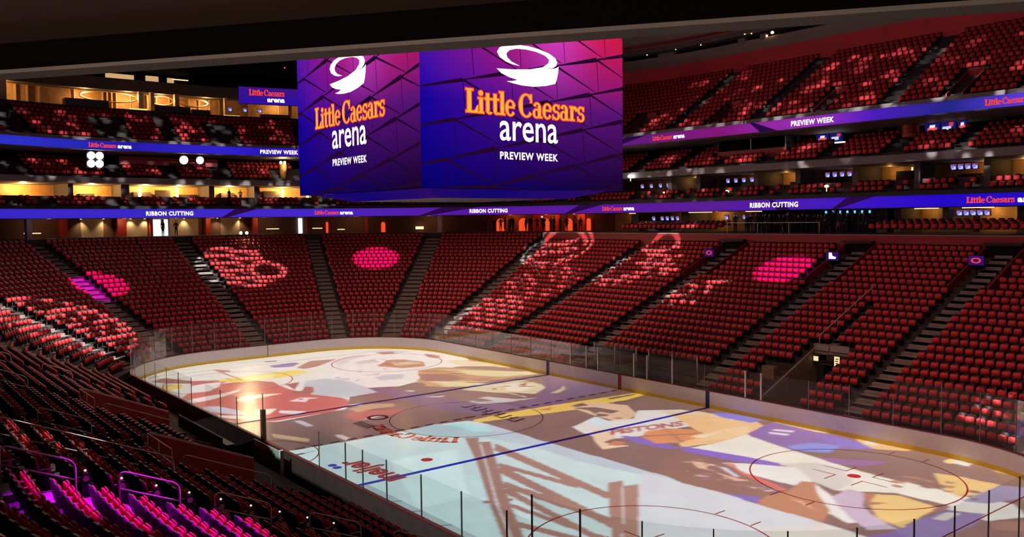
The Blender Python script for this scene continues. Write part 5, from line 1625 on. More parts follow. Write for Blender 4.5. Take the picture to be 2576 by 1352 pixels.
# side screens on the fascia of the club
for t0, t1, z0, z1, c0, c1, txt, lab in ((81.0, 99.25, 26.65, 28.72, lin(60, 20, 130), lin(45, 15, 160), True, 'purple fascia screen with the arena name, partly behind the scoreboard'),
                                   (116.95, 121.5, 27.3, 27.95, lin(95, 20, 110), lin(80, 25, 110), False, 'short plain violet fascia screen at the left edge')):
    fs = empty('fascia_screen', P3((t0+t1)/2, 33.75, z0)); tag(fs, lab, 'screen'); iv = Vector(fs.location)
    ts = stations(t0, t1)
    mb = MB(); mb.grid([[tuple(Vector(P3(t, 33.75, z))-iv) for z in np.linspace(z0, z1, 5)] for t in ts]); o = mb.build('screen', E_LED, fs)
    paint(o, np.array([np.array(c0)*(1-k/4)*0+np.array(c1)*(1-k/4)+np.array(c0)*(k/4) for t in ts for k in range(5)]))
    mb = MB(); mb.grid([[tuple(Vector(P3(t, 33.85, z))-iv) for z in (z0-.06, z1+.06)] for t in ts]); mb.build('casing', M_CASE, fs)
    if txt:
        kk = LA/((RC+33.75)*PI/2)
        S = serif_tris('Little Caesars', 0.03); sx = 4.35/S[2]
        mb = MB(); stamp(mb, S, lambda a, b: tuple(Vector(P3(98.7-a*sx*kk, 33.70, 27.72+b*.72))-iv)); mb.build('lettering', E_REDOR, o)
        S = font_tris('arena', 1.0, 0.05); sx = 2.15/S[2]
        mb = MB(); stamp(mb, S, lambda a, b: tuple(Vector(P3(98.7-(2.2+a*sx)*kk, 33.70, 26.98+b*.62))-iv)); mb.build('lettering', E_WHITE, o)
# lamps in the slot above the red band
for t, d, z, s_, lab in ((59.0, 38.9, 31.85, 0.34, 'bright warm lamp on the grey wall above the red band'), (65.8, 38.4, 31.75, 0.30, 'bright warm lamp in the dark slot above the red band'), (66.5, 38.4, 31.5, 0.2, 'small warm lamp left of the bright slot lamp'),
                      (77.0, 38.4, 31.9, 0.12, 'tiny lamp in the slot right beside the scoreboard'), (75.4, 38.4, 32.0, 0.10, 'tiny lamp in the slot, second from the scoreboard'), (74.0, 38.4, 32.0, 0.12, 'tiny lamp in the slot, third from the scoreboard'), (68.5, 38.4, 32.1, 0.12, 'tiny lamp in the slot left of the two bright ones'), (69.4, 38.4, 32.2, 0.10, 'tiny lamp in the middle of the slot')):
    x, y, nx, ny = PT(t, d)
    mb = MB(); mb.lathe((x, y, z-s_/2), [(s_*.3, 0), (s_*.6, s_*.3), (s_*.5, s_*.7), (s_*.1, s_)], 12); o = mb.build('roof_lamp', E_WARM); tag(o, lab, 'lamp')
mb = MB(); sweep(mb, [(39.5, 33.05), (39.45, 33.45), (39.7, 33.5)], T_far(-5), T_arc(1, 40)); struct(mb.build('trim_3', M_RED), 'thin red stripe on the grey upper wall')
for t, w in ((69.7, 0.9), (66.9, 0.7), (75.9, 2.2)):
    mb = MB(); obox(mb, t, 38.2, 38.8, 31.2, 31.75, w); o = mb.build('roof_speaker', mat('speaker_grey', (0.24, 0.20, 0.19), .6)); tag(o, 'grey box hanging in the slot above the red band', 'box', 'grey boxes in the roof slot')
# ---------------------------------------------------------------- screens (televisions)
E_TV = emat('tv_picture', (1, 1, 1), 1.15, attr='Col')
def tv_proto(w, h):
    r = empty('television')
    mb = MB(); mb.box((0, 0.03, 0), (w+.05, 0.06, h+.05)); mb.build('bezel', M_BLACK, r)
    n, m_ = 9, 7
    mb = MB(); mb.grid([[(-w/2+w*i/(n-1), -0.005, -h/2+h*j/(m_-1)) for j in range(m_)] for i in range(n)]); o = mb.build('screen', E_TV, r)
    u, v = np.meshgrid(np.linspace(-1, 1, n), np.linspace(-1, 1, m_), indexing='ij'); u, v = u.ravel(), v.ravel()
    c = np.repeat(np.array([lin(45, 42, 110)]), len(u), 0)
    c[(np.abs(u) < .62) & (v > -.9) & (v < .1)] = lin(205, 210, 255)
    c[(u < .1) & (v > -.5) & (v < .45)] = lin(120, 120, 215)
    c[(v > .6)] = lin(120, 60, 90)
    paint(o, c)
    return r
TVP = tv_proto(0.48, 0.46); used_tv = [False]
def tvs(t0, t1, n, d, z, lab, group, proto=None):
    for k in range(n):
        t = t0+(t1-t0)*(k/(n-1) if n > 1 else 0.5)
        x, y, nx, ny = PT(t, d)
        if not used_tv[0]: r = TVP; used_tv[0] = True
        else: r = copy_tree(TVP)
        r.location = (x, y, z); r.rotation_euler = (0.12, 0, math.atan2(ny, nx)-PI/2)
        tag(r, lab % ORD[k] if '%s' in lab else lab, 'television', group)
ORD = ['leftmost', 'second', 'third', 'fourth', 'fifth', 'sixth']
tvs(74.7, 72.2, 5, 29.6, 15.42, '%s television of the five in the first suite right of the scoreboard', 'televisions of the suite beside the scoreboard')
tvs(64.8, 60.9, 5, 29.6, 15.55, '%s television of the five in the suite above the ribbon cutting words', 'televisions of the suite above the words')
tvs(53.6, 50.7, 5, 29.6, 15.62, '%s television of the five in the suite above the crowd', 'televisions of the suite above the crowd')
tvs(42.3, 40.6, 4, 29.6, 15.72, '%s television of the four in the suite at the right edge', 'televisions of the right edge suite')
tvs(80.3, 79.0, 5, 29.6, 15.3, '%s television of the five in the suite under the scoreboard', 'televisions of the suite under the scoreboard')
tvs(73.5, 70.6, 5, 28.6, 11.80, '%s television of the five in the lower club room near the arches', 'televisions of the left lower club room')
tvs(64.2, 62.0, 3, 28.6, 11.85, '%s television of the three beside the crowd in the lower club', 'televisions beside the crowd')
tvs(41.3, 39.2, 5, 28.6, 12.0, '%s television of the five in the lower club room at the right edge', 'televisions of the right lower club room')
tvs(99.8, 98.2, 3, 33.0, 25.75, '%s of the three small screens over the yellow counter of the upper club', 'small screens of the upper club')
# wide screens on the mezzanine back
def wide(t, w, h, d, z, lab, kind):
    x, y, nx, ny = PT(t, d)
    r = empty('wide_screen', (x, y, z), math.atan2(ny, nx)-PI/2); tag(r, lab, 'screen')
    mb = MB(); mb.box((0, 0.05, 0), (w+.06, 0.08, h+.06)); mb.build('bezel', M_BLACK, r)
    n, m_ = 15, 9
    mb = MB(); mb.grid([[(-w/2+w*i/(n-1), -0.0, -h/2+h*j/(m_-1)) for j in range(m_)] for i in range(n)]); o = mb.build('screen', E_TV, r)
    u, v = np.meshgrid(np.linspace(-1, 1, n), np.linspace(-1, 1, m_), indexing='ij'); u, v = u.ravel(), v.ravel()
    c = np.repeat(np.array([lin(22, 22, 92)]), len(u), 0)
    if kind == 0:
        c[(np.abs(u) < .35) & (v > .1) & (v < .75)] = lin(235, 225, 250); c[(np.abs(u) < .6) & (np.abs(v+.1) < .22)] = lin(235, 80, 70)
    else:
        c[(u < .3) & (u > -.8) & (v > -.7) & (v < .1)] = lin(200, 205, 255); c[(u > 0) & (u < .7) & (v > .1) & (v < .8)] = lin(190, 60, 80)
    paint(o, c)
wide(54.3, 1.25, 0.75, 29.8, 19.0, 'left wide screen with a red and white mark behind the mezzanine seats', 0)
wide(52.9, 1.25, 0.75, 29.8, 19.0, 'right wide screen of the pair behind the mezzanine seats', 1)
wide(43.9, 1.20, 0.85, 29.2, 18.95, 'wide screen with a red and white mark right of the red kiosk', 0)
wide(42.6, 1.20, 0.85, 29.2, 18.95, 'middle wide screen of the three right of the red kiosk', 1)
wide(41.5, 0.70, 0.85, 29.2, 18.95, 'narrow wide screen ending the row of three on the right', 0)

# ---------------------------------------------------------------- people
M_SKIN = mat('skin', (0.45, 0.26, 0.18), 0.5)
M_HAIR = mat('hair_dark', (0.015, 0.010, 0.008), 0.6)
CLOTH = [mat('cloth_%s' % n, c, 0.8) for n, c in (('black', (0.010, 0.010, 0.012)), ('navy', (0.012, 0.014, 0.030)), ('charcoal', (0.025, 0.024, 0.025)), ('brown', (0.035, 0.022, 0.016)), ('olive', (0.02, 0.024, 0.014)), ('pale', (0.30, 0.29, 0.30)), ('magenta', (0.45, 0.03, 0.22)))]
def body(pose):
    """one continuous skin over a jointed skeleton, 1.75 m tall, facing -y"""
    V, R_, E = [], [], []
    def n(p, r, par=None):
        V.append(p); R_.append(r if isinstance(r, tuple) else (r, r))
        if par is not None: E.append((par, len(V)-1))
        return len(V)-1
    pel = n((0, 0, .93), (.145, .105)); wa = n((0, 0, 1.08), (.130, .095), pel); ch = n((0, 0, 1.28), (.165, .115), wa); up = n((0, .005, 1.42), (.12, .09), ch)
    nk = n((0, .0, 1.51), .052, up); jw = n((0, -.025, 1.575), (.062, .072), nk); hd = n((0, -.01, 1.665), (.076, .092), jw); tp = n((0, .0, 1.735), (.055, .065), hd)
    ns = n((0, -.115, 1.625), .014, jw)
    for s in (-1, 1):
        ear = n((s*.082, .005, 1.64), .016, hd)
        hip = n((s*.09, 0, .87), .092, pel)
        lx = .10 if pose != 3 else .16
        kn = n((s*lx, -.015, .49), .060, hip); an = n((s*(lx+.005), .02, .09), .042, kn); he = n((s*(lx+.01), .03, .04), .042, an); to = n((s*(lx+.03), -.16, .03), (.04, .03), he)
        sh = n((s*.185, .01, 1.40), .058, up)
        if pose == 0 or (pose == 3 and s < 0): el = (s*.245, .03, 1.12); wr = (s*.25, -.03, .87); hn = (s*.245, -.05, .79)
        elif pose == 1: el = (s*.27, .0, 1.13); wr = (s*.06, -.19, 1.12); hn = (-s*.03, -.20, 1.15)
        elif pose == 2: el = (s*.25, -.12, 1.18); wr = (s*.11, -.27, 1.44); hn = (s*.06, -.29, 1.53)
        else: el = (s*.30, .03, 1.15); wr = (s*.16, -.04, .98); hn = (s*.11, -.06, .95)
        e_ = n(el, .042, sh); w_ = n(wr, .029, e_); h_ = n(hn, (.034, .022), w_)
        d = (Vector(hn)-Vector(wr)).normalized()
        side = d.cross(Vector((0, 1, 0.2))).normalized()
        for k in range(4):
            L_ = (.075, .09, .085, .065)[k]
            b = Vector(hn)+d*.03+side*(k-1.5)*.021
            f1 = n(tuple(b), .0095, h_); n(tuple(b+d*L_*.6+Vector((0, -.012, 0))), .0085, f1)
        th = n(tuple(Vector(hn)+side*.045-d*.01), .0105, h_); n(tuple(Vector(hn)+side*.06+d*.035), .009, th)
    me = bpy.data.meshes.new('person'); me.from_pydata(V, E, []); me.update()
    o = bpy.data.objects.new('person', me); COL.objects.link(o)
    o.modifiers.new('skin', 'SKIN'); ss = o.modifiers.new('sub', 'SUBSURF'); ss.levels = 1; ss.render_levels = 1
    for i, sv in enumerate(me.skin_vertices[0].data): sv.radius = R_[i]
    me.skin_vertices[0].data[0].use_root = True
    dg = bpy.context.evaluated_depsgraph_get(); dg.update()
    m2 = bpy.data.meshes.new_from_object(o.evaluated_get(dg))
    bpy.data.objects.remove(o)
    return m2, V
BODIES = [body(p) for p in range(4)]
mb = MB(); mb.lathe((0, 0.012, 1.60), [(0.088, 0.0), (0.093, 0.05), (0.085, 0.11), (0.055, 0.155), (0.015, 0.168)], 14)
hair_o = mb.build('hair', M_HAIR, None, True); HAIR = hair_o.data; bpy.data.objects.remove(hair_o)
# cut the front of the hair away from the face
bm_ = [i for i, v in enumerate(HAIR.vertices) if v.co.y < -0.02 and v.co.z < 1.69]
for i in bm_: HAIR.vertices[i].co.y *= 0.25; HAIR.vertices[i].co.z = 1.70
BV = {}
def person_mesh(pose, top, leg):
    key = (pose, top, leg)
    if key in BV: return BV[key]
    me = BODIES[pose][0].copy(); me.materials.clear()
    for m in (CLOTH[top], CLOTH[leg], M_SKIN, CLOTH[0]): me.materials.append(m)
    Vw = BODIES[pose][1]
    for p in me.polygons:
        c = p.center; k = 0
        if c.z > 1.49: k = 2 if not (pose == 2 and c.y < -.2) else 2
        elif c.z < .07: k = 3
        elif c.z < .95 and abs(c.x) < .2 and not (pose == 0 and abs(c.x) > .185): k = 1
        if pose in (0, 3) and c.z < .89 and abs(c.x) > .195: k = 2
        if pose == 3 and c.x > .0 and c.z > .9 and c.z < 1.0 and c.y < -.05 and c.x < .17 and c.x > .09: k = 2
        if pose == 1 and c.y < -.165: k = 2
        if pose == 2 and c.z > 1.43 and c.y < -.2: k = 2
        p.material_index = k; p.use_smooth = True
    BV[key] = me
    return me
def person(t, d, z, pose, top, leg, lab, group=None, yaw=0.0, h=1.0, hairy=True):
    x, y, nx, ny = PT(t, d)
    o = bpy.data.objects.new('person', person_mesh(pose, top, leg)); COL.objects.link(o)
    o.location = (x, y, z); o.rotation_euler = (0, 0, math.atan2(ny, nx)-PI/2+yaw); o.scale = (h, h, h)
    tag(o, lab, 'person', group)
    if hairy:
        q = bpy.data.objects.new('hair', HAIR); COL.objects.link(q); q.parent = o
    return o
PP = [(84.46, 0, 2, 'person in dark clothes standing left of the leftmost orange arch'), (83.62+.35, 0, 0, 'person in black in front of the leftmost orange arch, left of the pair'), (83.37+.2, 1, 1, 'person in navy with folded arms in front of the leftmost orange arch'),
      (83.15, 2, 2, 'person in grey raising a phone between the two left arches'), (82.65, 0, 3, 'person in brown between the two left arches'), (82.33+.65, 1, 0, 'person in black with folded arms before the second arch'), (81.98+.72, 3, 0, 'person in black with one hand on the hip before the second arch'),
      (81.78, 0, 1, 'person in navy just right of the second arch'), (81.55, 0, 2, 'person in charcoal left of the middle arch'), (80.92, 1, 4, 'person in olive with folded arms right of the middle arch'), (80.60, 0, 0, 'person in black between the middle arch and the camera operator'),
      (80.15, 2, 2, 'person raising a phone behind the camera operator'), (79.3, 1, 1, 'person in navy with folded arms right of the camera operator'), (78.95, 0, 0, 'person in black left of the narrow orange panel'),
      (78.50, 1, 1, 'person in navy with folded arms close to the narrow orange panel'), (78.20, 0, 5, 'person in a pale top beside the narrow orange panel'), (77.97, 3, 0, 'person in black at the right end of the standing group')]
for i, (t, pose, top, lab) in enumerate(PP):
    person(t, 26.2+0.35*(i % 3), 10.4, pose, top, (0, 2, 1)[i % 3], lab, yaw=rnd.uniform(-.7, .7), h=rnd.uniform(.94, 1.06))
cam_t = 79.85
person(79.9, 24.3, 10.4, 2, 0, 0, 'camera operator in black with a tripod camera at the head of the aisle', yaw=.3, h=1.02)
person(79.2, 24.4, 10.4, 0, 2, 0, 'person in charcoal standing beside the tripod camera', yaw=-.4)
x, y, nx, ny = PT(79.74, 23.35)
tc = empty('tripod_camera', (x, y, 10.4)); tag(tc, 'video camera on a tripod beside the camera operator', 'camera')
for k in range(3):
    a = k*2*PI/3+.3; mb = MB(); mb.tube([(0, 0, 1.25), (0.36*math.cos(a), 0.36*math.sin(a), 0.0)], 0.022, 6); mb.build('tripod_leg', M_BLACK, tc)
mb = MB(); mb.box((0, 0, 1.42), (0.18, 0.36, 0.22)); mb.lathe((-nx*.18, -ny*.18, 1.42), [(0.07, 0), (0.08, .15)], 12, axis=(-nx, -ny, 0)); mb.build('camera_body', M_BLACK, tc)
mb = MB(); mb.lathe((0, 0, 1.62), [(0.1, 0), (0.13, .1), (0.08, .2)], 10); mb.build('camera_light', emat('lamp_lilac', (.75, .7, 1), .9), tc)
person(107.15, 26.6, 10.4, 0, 3, 0, 'dark figure standing in front of the left half of the bright doorway', yaw=.5, h=1.05)
person(105.75, 26.5, 10.4, 1, 0, 0, 'dark figure leaning beside the right jamb of the bright doorway', yaw=-.6, h=1.0)
person(100.63, 27.8, 14.2, 0, 0, 0, 'dark silhouette standing before the bright yellow suite, the left one', yaw=.3, h=.9)
person(99.97, 27.8, 14.2, 1, 0, 0, 'dark silhouette standing before the bright yellow suite, the right one', yaw=-.3, h=.88)
person(95.0, 27.9, 14.2, 0, 0, 0, 'dark silhouette in the suite just under the left edge of the scoreboard', yaw=.2, h=.95)
cg = 'dark figures crowding behind the rail of the far side'
for k in range(34):
    t = 60.2-12.6*(k/33)+rnd.uniform(-.12, .12)
    person(t, 24.6+(k*7 % 5)*0.62, 10.4, rnd.choice((0, 0, 1, 3, 2)), rnd.choice((0, 0, 1, 2, 3, 2)), rnd.choice((0, 1, 2)), 'dark figure in the crowd behind the thin rail on the far side', cg, yaw=rnd.uniform(-1.6, 1.6), h=rnd.uniform(.92, 1.06))
person(48.9, 23.6, 10.4, 3, 6, 0, 'person in a magenta top at the right end of the crowd, low behind the wall', yaw=.5, h=.6)
# rail in front of the crowd
gr = empty('guard_rail', P3(54.5, 22.4, 10.4)); tag(gr, 'thin dark guard rail in front of the crowd on the far side', 'railing'); iv = Vector(gr.location)
for t in (59.3, 56.0, 52.8, 49.9):
    mb = MB(); obox(mb, t, 22.38, 22.42, 10.4, 11.35, 0.04); rel(mb).build('post', M_RAILM, gr)
mb = MB(); obox(mb, 54.6, 22.38, 22.42, 11.31, 11.35, 9.5); rel(mb).build('top_bar', M_RAILM, gr)
# ---------------------------------------------------------------- handrails of the near stand
def bz(d): return 0.5+0.43*(d-1.5)
def handrail(x, d0, d1, lab, h=1.02, mid=0.55, r=0.021, posts=2):
    """closed loop rail running down the rake at X = x from offset d0 (upper) to d1 (lower) of the near stand"""
    rt = empty('handrail', (x, -HY-d0, bz(d0))); tag(rt, lab, 'handrail'); iv = Vector(rt.location)
    P = lambda d, hh: tuple(Vector((x, -HY-d, bz(d)+hh))-iv)
    c = 0.16
    pts = [P(d0, -0.02), P(d0, h-c)]
    for k in range(1, 5): a = k/4*PI/2; pts.append(P(d0-c*(1-math.cos(a))*1.2, h-c+c*math.sin(a)))
    for k in range(0, 5): a = PI/2-k/4*PI/2; pts.append(P(d1+c*(1-math.cos(a))*1.2 if k else d1+c*1.2, h-c+c*math.sin(a)))
    pts.append(P(d1, -0.02))
    mb = MB(); mb.tube(pts, r, 8); mb.build('loop_tube', M_RAILM, rt, True)
    mb = MB(); mb.tube([P(d0, mid), P(d1, mid)], r*.85, 8); mb.build('middle_bar', M_RAILM, rt, True)
    for d in (d0, d1):
        mb = MB(); mb.lathe(P(d, -0.03), [(0.06, 0), (0.06, 0.02), (0.03, 0.03)], 12); mb.build('base_plate', M_STEEL, rt)
    return rt
XA = 18.62
for d0, d1, lab in ((13.5, 11.9, 'dim handrail on the near aisle above the magenta lit one'), (10.9, 9.42, 'handrail lit magenta on the near aisle'), (8.5, 6.92, 'handrail directly below the magenta one on the near aisle'),
                    (5.75, 4.1, 'second handrail below the magenta one on the near aisle'), (2.95, 1.6, 'lowest handrail of the near aisle beside the boards'), (16.4, 14.6, 'highest handrail of the near aisle at the left edge')):
    handrail(XA, d0, d1, lab)
for d0, d1, lab in ((11.2, 9.55, 'handrail in the middle of the near stand above the nearer red wall'), (13.9, 12.4, 'handrail near the left edge behind the long railing'), (16.6, 15.0, 'handrail high up at the left edge behind the long railing')):
    handrail(9.25, d0, d1, lab)
lr = handrail(14.0, 13.6, 8.2, 'long two bar railing crossing the near stand behind the magenta seats', h=1.04, mid=0.55)
for x, d0, d1, lab in ((-1.0, 11.4, 9.9, 'handrail far along the near stand above the farther red wall'), (-1.0, 14.0, 12.5, 'handrail high up far along the near stand'), (-12.0, 10.5, 9.0, 'distant handrail near the end of the near stand'), (-12.0, 7.5, 6.0, 'distant lower handrail near the end of the near stand')):
    handrail(x, d0, d1, lab)

# seat row ends along the near aisle: pale end panel, round number plate and little aisle lamp
M_ENDP = mat('row_end_beige', (0.72, 0.56, 0.44), 0.6)
for k in range(4, 13):
    d = rowd(k)+0.05; z = rowz(k)
    r = empty('row_end', (XA-0.10, -HY-d, z)); tag(r, 'beige seat row end with round white plate, %s row up along the near aisle' % ROWW[k], 'row end', 'row ends along the near aisle')
    mb = MB(); pr = [(0.22, 0.0), (0.22, 0.30), (0.16, 0.48), (0.04, 0.56), (-0.12, 0.56), (-0.12, 0.0)]
    v = [(sx, y, z_) for sx in (-0.02, 0.02) for y, z_ in pr]; n = len(pr)
    mb.add(v, [tuple(range(n))[::-1], tuple(range(n, 2*n))]+[(i, (i+1) % n, (i+1) % n+n, i+n) for i in range(n)]); mb.build('end_panel', M_ENDP if k < 9 else M_SBLK, r)
    mb = MB(); mb.lathe((0.0, -0.02, 0.66), [(0.13, -0.01), (0.13, 0.02)], 18, axis=(1, 0, 0)); mb.build('plate_backing', M_SBLK, r)
    mb = MB(); mb.lathe((0.02, -0.02, 0.65), [(0.075, 0.0), (0.075, 0.012)], 18, axis=(1, 0, 0)); mb.build('number_plate', mat('plate_white', (0.62, 0.52, 0.44), .5), r)
    mb = MB(); mb.lathe((0.0, -0.03, 0.83), [(0.02, 0), (0.035, .02), (0.02, .05)], 10); mb.build('aisle_lamp', emat('lamp_small_white', (1, .9, .85), .8), r)

# ---------------------------------------------------------------- vomitories: red walls, grey walls, rails
M_VGREY = mat('vomitory_grey', (0.24, 0.17, 0.14), 0.8, noise=0.15)
M_VRED = mat('vomitory_red', (0.62, 0.06, 0.045), 0.55, noise=0.15, nscale=1.5)
def side_wall(mb, x, d0, d1, above, sign, th=0.14, z0=-0.05, mi=0):
    """wall at X = x along the rake, its top 'above' over the seats"""
    lo, hi = [], []
    for d, xx in ((d0, x), (d0, x+th), (d1, x+th), (d1, x)):
        lo.append((xx, sign*(HY+d), z0)); hi.append((xx, sign*(HY+d), bz(d)+above))
    mb.hexa(lo, hi, mi)
for x0, x1, tx in ((8.75, 11.95, 'nearer'), (-2.3, 0.9, 'farther')):
    v = empty('vomitory_wall', (x0, -HY-7.5, 0)); tag(v, 'red vomitory side wall in the near stand, the %s of the two' % tx, 'vomitory'); iv = Vector(v.location)
    mb = MB(); side_wall(mb, x0, 7.5, 3.6, 1.02, -1); rel(mb).build('red_panel', M_VRED, v)
    mb = MB(); mb.tube([(x0+.07, -HY-7.5, bz(7.5)+1.06), (x0+.07, -HY-3.6, bz(3.6)+1.06)], 0.03, 8); rel(mb).build('cap_tube', M_RAILM, v)
    mb = MB(); side_wall(mb, x1, 7.5, 2.6, 0.30, -1); rel(mb).build('grey_panel', M_VGREY, v)
    mb = MB(); obox(mb, T_near((x0+x1)/2), 7.35, 7.5, -0.05, bz(7.5)+0.15, x1-x0); rel(mb).build('head_wall', M_VGREY, v)
    mb = MB(); mb.box(((x0+x1)/2, -HY-4.8, -0.03), (x1-x0, 5.4, 0.05)); rel(mb).build('passage_floor', M_VGREY, v)
    g = empty('guard_rail', ((x0+x1)/2, -HY-7.6, bz(7.6))); tag(g, 'short guard rail across the head of the %s red vomitory' % tx, 'railing'); iv = Vector(g.location)
    for x in (x0+.2, (x0+x1)/2, x1-.1):
        mb = MB(); mb.tube([(x, -HY-7.62, bz(7.6)-.25), (x, -HY-7.62, bz(7.6)+1.02)], 0.022, 8); rel(mb).build('post', M_RAILM, g)
    for h in (1.02, .55):
        mb = MB(); mb.tube([(x0+.2, -HY-7.62, bz(7.6)+h), (x1-.1, -HY-7.62, bz(7.6)+h)], 0.022, 8); rel(mb).build('bar', M_RAILM, g)
    h = handrail(x1+.05, 7.3, 4.2, 'sloping rail along the grey side of the %s red vomitory' % tx, h=.95, mid=.5)
# far vomitory with two lit signs
v = empty('vomitory_wall', (11.6, HY+7.0, 0)); tag(v, 'dark tunnel opening with grey walls low in the far stand', 'vomitory'); iv = Vector(v.location)
for x in (10.35, 12.65):
    mb = MB(); side_wall(mb, x, 7.4, 1.6, 0.35 if x < 11 else -0.45, 1, z0=-0.3); rel(mb).build('side_wall', M_VGREY, v)
mb = MB(); mb.box((11.6, HY+7.3, 3.0), (2.4, 0.16, 1.3)); rel(mb).build('lintel', M_VGREY, v)
mb = MB(); mb.box((11.6, HY+8.3, 1.1), (2.2, 0.1, 2.8)); mb.box((11.6, HY+4.6, -0.28), (2.2, 6.8, 0.05)); rel(mb).build('tunnel_lining', M_BLACK, v)
for x, w in ((11.05, 0.85), (12.25, 1.3)):
    mb = MB(); mb.box((x, HY+7.18, 3.42), (w, 0.05, 0.38)); rel(mb).build('glass_guard', mat('guard_glass', (0.30, 0.25, 0.24), .25), v)
E_SIGN = emat('sign_pale', lin(255, 232, 170), 0.95)
for x, d, z, w, h, lab in ((12.40, 6.6, 2.75, 0.36, 0.62, 'lit pale sign on the right of the tunnel opening in the far stand'), (10.75, 6.9, 2.72, 0.34, 0.30, 'small dim lit sign on the left of the tunnel opening')):
    s = empty('lit_sign', (x, HY+d, z)); tag(s, lab, 'sign')
    mb = MB(); mb.box((0, 0.05, 0), (w+.06, 0.09, h+.06)); mb.build('box', M_BLACK, s)
    mb = MB(); mb.box((0, -.005, 0), (w, 0.02, h)); mb.build('face', E_SIGN, s)
    if h > .5:
        mb = MB()
        for k, q in enumerate((.16, .02, -.12)): mb.box((0.02-.03*(k % 2), -.02, q), (w*.55, 0.008, 0.06))
        mb.build('sign_marks', mat('sign_ink', lin(140, 90, 60)), s)
fr = empty('handrail', (10.4, HY+7.7, bz(7.7))); tag(fr, 'thin handrail climbing the far stand above the tunnel opening', 'handrail'); iv = Vector(fr.location)
mb = MB(); mb.tube([(10.5, HY+7.6, bz(7.6)+.95), (10.5, HY+14.2, bz(14.2)+.95)], 0.03, 8); rel(mb).build('top_bar', M_RAILM, fr)
for d in (7.7, 9.8, 12.0, 14.1):
    mb = MB(); mb.tube([(10.5, HY+d, bz(d)), (10.5, HY+d, bz(d)+.95)], 0.022, 6); rel(mb).build('post', M_RAILM, fr)
mb = MB(); mb.box((9.2, HY+4.2, 1.9), (0.9, 0.5, 0.9)); o = mb.build('utility_box', mat('utility_brown', (0.20, 0.13, 0.07), .6)); tag(o, 'brown cabinet standing left of the tunnel opening in the far stand', 'cabinet')

# portals at the head of three far aisles, each with a small screen on its side wall
for i, (t, w, k0, k1) in enumerate(PORT):
    nm = ('left', 'middle', 'right')[i]
    xx = CX-(t-CUM[1])
    v = empty('portal', (xx, HY+rowd(20), rowz(18))); tag(v, 'dark portal with red side walls at the head of the %s far aisle' % nm, 'portal'); iv = Vector(v.location)
    for x in (xx-w-.12, xx+w):
        mb = MB(); side_wall(mb, x, rowd(23)+.3, rowd(17)-.2, 0.62, 1, z0=rowz(16)); rel(mb).build('side_wall', M_RED, v)
    mb = MB(); mb.box((xx, HY+rowd(23)+.25, rowz(22)+.3), (2*w, .1, 1.7)); rel(mb).build('opening', M_BLACK, v)
    mb = MB(); mb.box((xx, HY+rowd(23)+.0, rowz(23)+.98), (2*w+.2, .5, .16)); rel(mb).build('lintel', M_DARK, v)
    s = empty('small_screen', (xx-w+.45, HY+rowd(20)+.2, rowz(20)+1.0)); tag(s, ('small screen with an orange ring in the left far portal', 'small screen with a white mark in the middle far portal', 'small screen with an orange ring in the right far portal')[i], 'screen')
    mb = MB(); mb.box((0, 0.04, 0), (1.06, .06, .70)); mb.build('bezel', M_BLACK, s)
    mb = MB(); mb.box((0, -.0, 0), (1.0, .02, .64)); mb.build('screen', emat('screen_violet', lin(60, 20, 120), .8), s)
    mb = MB()
    if i == 1: mb.add([(q[0]*.28, -.02, q[1]*.28) for q in ((-1, -.7), (1.0, -.7), (1.2, -.2), (.1, .1), (-.1, 1), (-1, 1))], [(0, 1, 2, 3, 4, 5)])
    else: mb.grid([[(.33*math.cos(a)*f, -.02, .19*math.sin(a)*f) for f in (1, .62)] for a in np.linspace(0, 2*PI, 25)])
    mb.build('screen_mark', E_WHITE if i == 1 else E_REDOR, s)
    mb = MB(); mb.tube([(0, .1, -.33), (0, .1, -1.2)], .03, 6); mb.build('stand_pole', M_BLACK, s)

# ---------------------------------------------------------------- benches and boxes at the boards
pb = empty('players_bench', (-2.2, -HY-1.2, 0)); tag(pb, 'black players bench enclosure behind the near boards', 'bench'); iv = Vector(pb.location)
mb = MB(); mb.hexa([(-5.6, -HY-.16, 0), (0.9, -HY-.16, 0), (0.9, -HY-2.0, 0), (-5.6, -HY-2.0, 0)], [(-5.6, -HY-.16, 1.12), (0.9, -HY-.16, 1.12), (0.9, -HY-2.0, 0.9), (-5.6, -HY-2.0, 0.9)]); rel(mb).build('enclosure', M_BLACK, pb)
mb = MB(); mb.box((-2.3, -HY-2.1, 0.85), (6.6, 0.08, 1.3)); rel(mb).build('back_panel', M_OUT, pb)
mb = MB(); mb.box((-2.3, -HY-1.6, 1.0), (6.2, 0.4, 0.08)); rel(mb).build('seat_plank', mat('bench_plank', (.12, .07, .05), .5), pb)
gb = empty('bench_gate', (3.0, -HY-.5, 0)); tag(gb, 'pale grey gate panel with a bright post beside the near bench', 'gate'); iv = Vector(gb.location)
mb = MB(); mb.box((2.7, -HY-.55, 0.62), (3.2, 0.08, 1.2)); rel(mb).build('gate_panel', mat('gate_grey', (0.45, 0.38, 0.33), .5), gb)
mb = MB(); mb.box((4.35, -HY-.55, 0.66), (0.16, 0.16, 1.3)); rel(mb).build('gate_post', M_WHITEP, gb)
pp = empty('marker_post', (1.1, -HY-.07, 1.095)); tag(pp, 'brown padded post with a thin rod standing on the near boards', 'post')
mb = MB(); mb.box((0, 0, 0.75), (0.22, 0.20, 1.5)); mb.build('padded_post', mat('post_brown', (0.13, 0.045, 0.02), .6), pp)
mb = MB(); mb.tube([(0, 0, 1.5), (0, 0, 2.3)], 0.025, 8); mb.build('rod', M_POST, pp)
